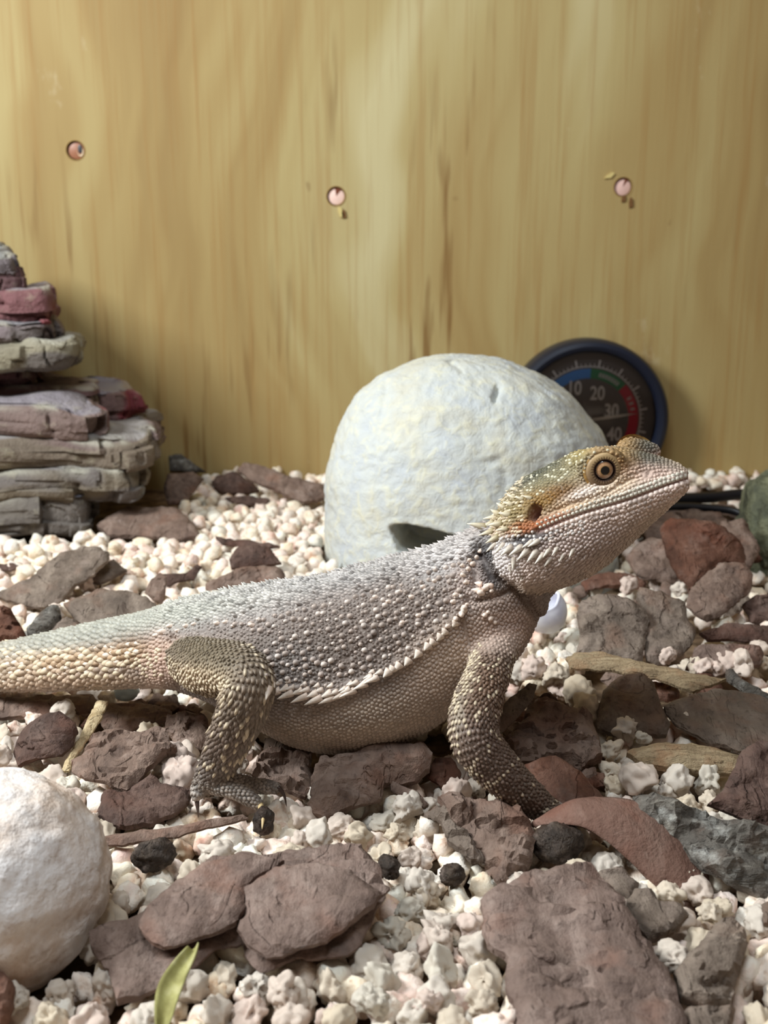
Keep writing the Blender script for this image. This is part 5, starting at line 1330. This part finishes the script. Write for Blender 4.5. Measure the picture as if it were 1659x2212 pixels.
def leaf():
    ctr = catmull([(418, 2052), (398, 2085), (376, 2125), (362, 2170), (352, 2230)], 6); n = len(ctr); m = 9; V = []
    for i, p in enumerate(ctr):
        s = i / (n - 1); w = 4 + 27 * math.sin(math.pi * min(.08 + s * .8, 1)) ** .8
        for j in range(m):
            f = j / (m - 1) * 2 - 1; q = ground(p[0] + f * w, p[1] - f * w * .25, .0085 - .003 * s); q[2] += .0012 * (f * f) ; V.append(q)
    t = NT('leaf_green'); n1 = t.noise(t.coords(), 260, 4)
    mt = t.done(t.ramp(n1, [(.3, srgb(120, 114, 66)), (.55, srgb(152, 148, 94)), (.75, srgb(184, 178, 136))]), t.bump(n1, .3, .0006), .6, .3)
    V = np.array(V); o = mesh_obj('willow_leaf', V, [tuple(f) for f in grid_faces(n, m, False)], mt, origin=V.mean(0))
    md = o.modifiers.new('leaf_thickness', 'SOLIDIFY'); md.thickness = .0003
    tag(o, 'narrow yellow-green leaf poking out from under the layered bark', 'leaf')
leaf()
# ================================================================== corn-cob granules
def granule_mat():
    t = NT('corncob'); v = t.coords((1, 1, 1), 'Object', 4.0); oi = t.n('ShaderNodeObjectInfo')
    ca = t.n('ShaderNodeVertexColor'); ca.layer_name = 'Col'
    n1 = t.noise(v, 170, 4, .6); n2 = t.noise(v, 620, 4, .6); n3 = t.noise(v, 110, 3)
    c = t.ramp(n1, [(.30, srgb(204, 172, 148)), (.42, srgb(234, 220, 206)), (.60, srgb(244, 238, 230)), (.75, srgb(240, 228, 214))])
    c = t.mix(c, srgb(222, 172, 160), t.ramp(n3, [(.56, (0, 0, 0)), (.74, (.55, .55, .55))]))
    n4 = t.noise(t.coords((1, 1, 1), 'Object', 8.0), 500, 4, .6)
    c = t.mix(c, srgb(168, 122, 84), t.ramp(n4, [(.26, (.5, .5, .5)), (.40, (0, 0, 0))]))
    c = t.mix(c, ca.outputs['Color'], 1.0, 'MULTIPLY')
    c = t.mix(c, oi.outputs['Color'], 1.0, 'MULTIPLY')
    t.b.inputs['Subsurface Weight'].default_value = 0.0
    return t.done(c, t.bump(n2, .45, .0008, t.bump(n1, .4, .0012)), .8, .25)
M_GRAN = granule_mat()
def granule_shape(seed, sub):
    bm = bmesh.new(); bmesh.ops.create_icosphere(bm, subdivisions=sub, radius=1.0)
    V = np.array([v.co[:] for v in bm.verts]); F = np.array([[v.index for v in f.verts] for f in bm.faces]); bm.free()
    r = np.random.default_rng(seed); D = V.copy()
    rdg = lambda q, sd: 1 - np.abs(fbm(q, 2, sd)) * 2.6
    kind = seed % 4
    rad = .86 + .36 * fbm(V * 1.2, 2, seed) + .20 * rdg(V * 1.25, seed + 3) + .10 * rdg(V * 2.7, seed + 7) + .03 * rdg(V * 6, seed + 9)
    if kind in (0, 2): rad = rad - .24 * np.exp(-(fbm(V * 1.3, 2, seed + 17) / .07) ** 2)
    if kind in (0, 3):                                             # cupped, like a popped husk
        a = nrm(r.normal(size=3)); d = V @ a; rad = rad - .62 * sstep(.55, .85, d)
    V = D * rad[:, None] * r.uniform(.75, 1.12, 3)
    q = Matrix.Rotation(r.uniform(0, 6.28), 3, Vector(nrm(r.normal(size=3)))); V = V @ np.array(q)
    return V / np.abs(V).max(), F
NVAR = 16
HI = [granule_shape(100 + i, 4) for i in range(NVAR)]
LO = [granule_shape(100 + i, 3) for i in range(NVAR)]
GLO = [granule_shape(100 + i, 2) for i in range(NVAR)]
HIM = []
for i, (V, F) in enumerate(HI):
    o = mesh_obj('granule', V, F, M_GRAN, col=np.ones((len(V), 3))); HIM.append(o.data); bpy.data.objects.remove(o)

def chip_ceiling(x, y):
    z = 1.0
    for (poly, c, n, th) in CHIPS_BB:
        if x < poly[1][0] or x > poly[2][0] or y < poly[1][1] or y > poly[2][1]: continue
        if inside(np.array([[x, y]]), poly[0])[0]:
            pz = c[2] - ((x - c[0]) * n[0] + (y - c[1]) * n[1]) / n[2]; z = min(z, pz - th - .0008)
    return z
CHIPS_BB = [((p, p.min(0), p.max(0)), c, n, th) for (p, c, n, th) in CHIPS]
def blocked(x, y):
    d = np.array([x, y])
    if ((x - .037) / .066) ** 2 + ((y - .452) / .058) ** 2 < 1: return True            # dome
    if y > .466 and x < at(345, 1000, .47)[0]: return True                               # slate
    if ((x - bc[0] + .0095) / .024) ** 2 + ((y - bc[1] - .006) / .022) ** 2 < 1: return True
    return False
SPOTS = [np.array(o.location[:2]) for o in bpy.data.objects if o.name.startswith(('dropping', 'plastic_bit', 'white_shell'))]
pts = []
def scatter(rmin, zlo, zhi, prob, smin, smax, far_scale):
    cell = rmin; gridd = {}
    y = .145
    tries = 0
    N = 40000
    ys = .150 + (.588 - .150) * RNG.random(N); 
    for y in ys:
        hw = (y * .966 + .05) * 860 / FPX + .055; x = RNG.uniform(-hw, hw)
        k = (int(x // cell), int(y // cell)); ok = True
        for dx in (-1, 0, 1):
            for dy in (-1, 0, 1):
                for q in gridd.get((k[0] + dx, k[1] + dy), ()):
                    if (q[0] - x) ** 2 + (q[1] - y) ** 2 < rmin * rmin: ok = False; break
                if not ok: break
            if not ok: break
        if not ok: continue
        gridd.setdefault(k, []).append((x, y))
        if RNG.random() > prob or blocked(x, y): continue
        s = RNG.uniform(smin, smax); z = RNG.uniform(zlo, zhi)
        if min((q[0] - x) ** 2 + ((q[1] - y - (.004 if y < q[1] else 0)) ** 2) for q in SPOTS) < .0055 ** 2: z = min(z, -s * .95)
        ce = chip_ceiling(x, y)
        if ce < z + s * .8: z = ce - s * .8
        if z < -.0075 - s * .5: continue
        pts.append((x, y, z, s, ce < 1))
scatter(.0052, -.0045, -.0030, 1.0, .0034, .0044, 1)
scatter(.0060, -.0018, .0004, .95, .0032, .0046, 1)
scatter(.0125, .0010, .0028, .75, .0030, .0044, 1)
# crumbs that lie on top of chips or stand clear in the photograph: px, py, height, size
for (px, py, z, s) in [(1358, 1268, .006, .0044), (1402, 1298, .009, .0042), (1466, 1276, .006, .0036), (1440, 1422, .010, .0032), (1572, 1436, .006, .0046), (1600, 1440, .006, .0052), (1545, 1448, .005, .0036), (1520, 1446, .005, .0036), (1500, 1440, .005, .003),
    (372, 1640, .006, .0052), (392, 1672, .006, .0052), (362, 1666, .004, .0046), (185, 1258, .006, .0048), (118, 1328, .006, .0040), (145, 1282, .004, .0026), (1270, 1540, .008, .0056), (1250, 1500, .005, .0052), (1150, 1450, .006, .0050), (1200, 1465, .005, .005), (1115, 1455, .004, .0046),
    (1350, 1582, .006, .0044), (1388, 1598, .006, .0024), (1475, 1562, .006, .003), (1380, 1690, .003, .0056), (1460, 1690, .003, .0052), (1530, 1690, .002, .005), (880, 1752, .003, .0044), (1640, 1405, .004, .004)]:
    p = ground(px, py, z * .6); pts.append((p[0], p[1], z * .6 + .0006, s, False, 1))
keep = []
lo_, hi_ = LV2.min(0) - .006, LV2.max(0) + .006
for q in pts:
    p = np.array(q[:3])
    if (p > lo_).all() and (p < hi_).all():
        r = LBVH.find_nearest(p)
        if r[3] is not None:
            ins_ = (p - np.array(r[0])) @ np.array(r[1]) < 0
            if ins_ or r[3] < q[3] * .8:
                q = (q[0], q[1], q[2] - (q[3] * .9 - (0 if ins_ else r[3])), *q[3:])
                if q[2] < -.008 or ins_ and r[3] > q[3] * .5: continue
    u_ = proj(p[None])[0]
    if len(q) == 5:
        thin = .0
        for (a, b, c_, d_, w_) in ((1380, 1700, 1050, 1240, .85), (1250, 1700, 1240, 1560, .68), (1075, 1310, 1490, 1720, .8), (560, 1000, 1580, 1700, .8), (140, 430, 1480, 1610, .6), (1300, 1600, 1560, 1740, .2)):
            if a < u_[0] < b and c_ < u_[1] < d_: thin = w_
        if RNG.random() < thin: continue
    if 405 < u_[0] < 650 and 1690 < u_[1] < 1800: q = (q[0], q[1], min(q[2], -q[3] * .75), *q[3:])
    keep.append(q)
pts = keep
P = np.array([q[:3] for q in pts]); uv = proj(P); dep = (P - CAM) @ FW
vis = (uv[:, 0] > -10) & (uv[:, 0] < 1669) & (uv[:, 1] > 950) & (uv[:, 1] < 2222) & ~np.array([q[4] for q in pts]) & (P[:, 2] > -.0022)
forced = np.array([len(q) > 5 for q in pts])
score = np.where(vis, np.array([q[3] for q in pts]) / dep, -1); score[forced] += 10
order = np.argsort(-score); single = set(order[:296].tolist())
SV, SF, SCc, so = [], [], [], 0
TN = ['cream', 'pinkish', 'off-white', 'yellowish', 'rosy', 'pale greenish', 'straw-tinted']
SHAPE = ['cupped and creased', 'rounded', 'deeply folded', 'cupped']
MARKS = [(n, ground(x, y)[:2]) for n, x, y in [('the white boulder', 150, 2000), ('the layered bark slab', 300, 2050), ('the flake-topped end of the layered slab', 780, 1950), ('the largest bark slab', 1080, 2050), ('the curled bark', 1420, 1930), ('the knobbly bark lump', 1000, 1800), ('the hind foot', 520, 1750), ('the thin sliver stick', 300, 1800), ('the dark oval dropping', 333, 1850), ('the lone jet black crumb', 975, 1890), ('the blocky cracked bark chunk', 1540, 2080), ('the yellow-green leaf', 385, 2160), ('the weathered log', 1560, 1900), ('the thick bark block under the belly', 760, 1740), ('the tan split wedge', 1420, 1680), ('the long tan splinter', 1400, 1440), ('the bark strip under the tail', 100, 1560), ('the white shell', 1200, 1380), ('the rounded dark chip', 60, 1640), ('the black crumb of the layered slab', 850, 1850)]]
tints = np.array([(1, .98, .95), (1, .94, .91), (1, 1, .98), (.98, .94, .85), (1, .90, .88), (.95, .97, .93), (.97, .92, .80)])
for i, q in enumerate(pts):
    k = int(RNG.integers(NVAR)); s = q[3]
    eul = RNG.uniform(0, 6.28, 3)
    if i in single:
        o = bpy.data.objects.new('bedding_granule', HIM[k]); COL.objects.link(o); o.location = q[:3]; o.rotation_euler = tuple(eul); o.scale = (s, s, s)
        ti = int(RNG.integers(len(tints))); o.color = (*(tints[ti] * RNG.uniform(.92, 1)), 1)
        mk = min(MARKS, key=lambda w: (w[1][0] - q[0]) ** 2 + (w[1][1] - q[1]) ** 2)[0]
        tag(o, '%s %s %s corncob granule near %s' % ('large' if s > .0040 else 'small', SHAPE[k % 4], TN[ti], mk), 'granule', 'loose corncob granules')
    else:
        from_e = np.array(Matrix.Rotation(eul[0], 3, 'X') @ Matrix.Rotation(eul[1], 3, 'Y') @ Matrix.Rotation(eul[2], 3, 'Z'))
        V, F = LO[k] if dep[i] < .40 and not q[4] and -40 < uv[i, 0] < 1700 else GLO[k]
        SV.append(V @ from_e.T * s + np.array(q[:3])); SF.append(F + so); so += len(V); SCc.append(np.tile(tints[RNG.integers(len(tints))] * RNG.uniform(.9, 1), (len(V), 1)))
o = mesh_obj('corncob_bedding', np.vstack(SV), np.vstack(SF), M_GRAN, col=np.vstack(SCc))
tag(o, 'deep bed of small cream and pink corncob bedding spread over the floor', 'bedding', None, 'stuff')
print('granules', len(pts), 'stuff tris', sum(len(f) for f in SF))
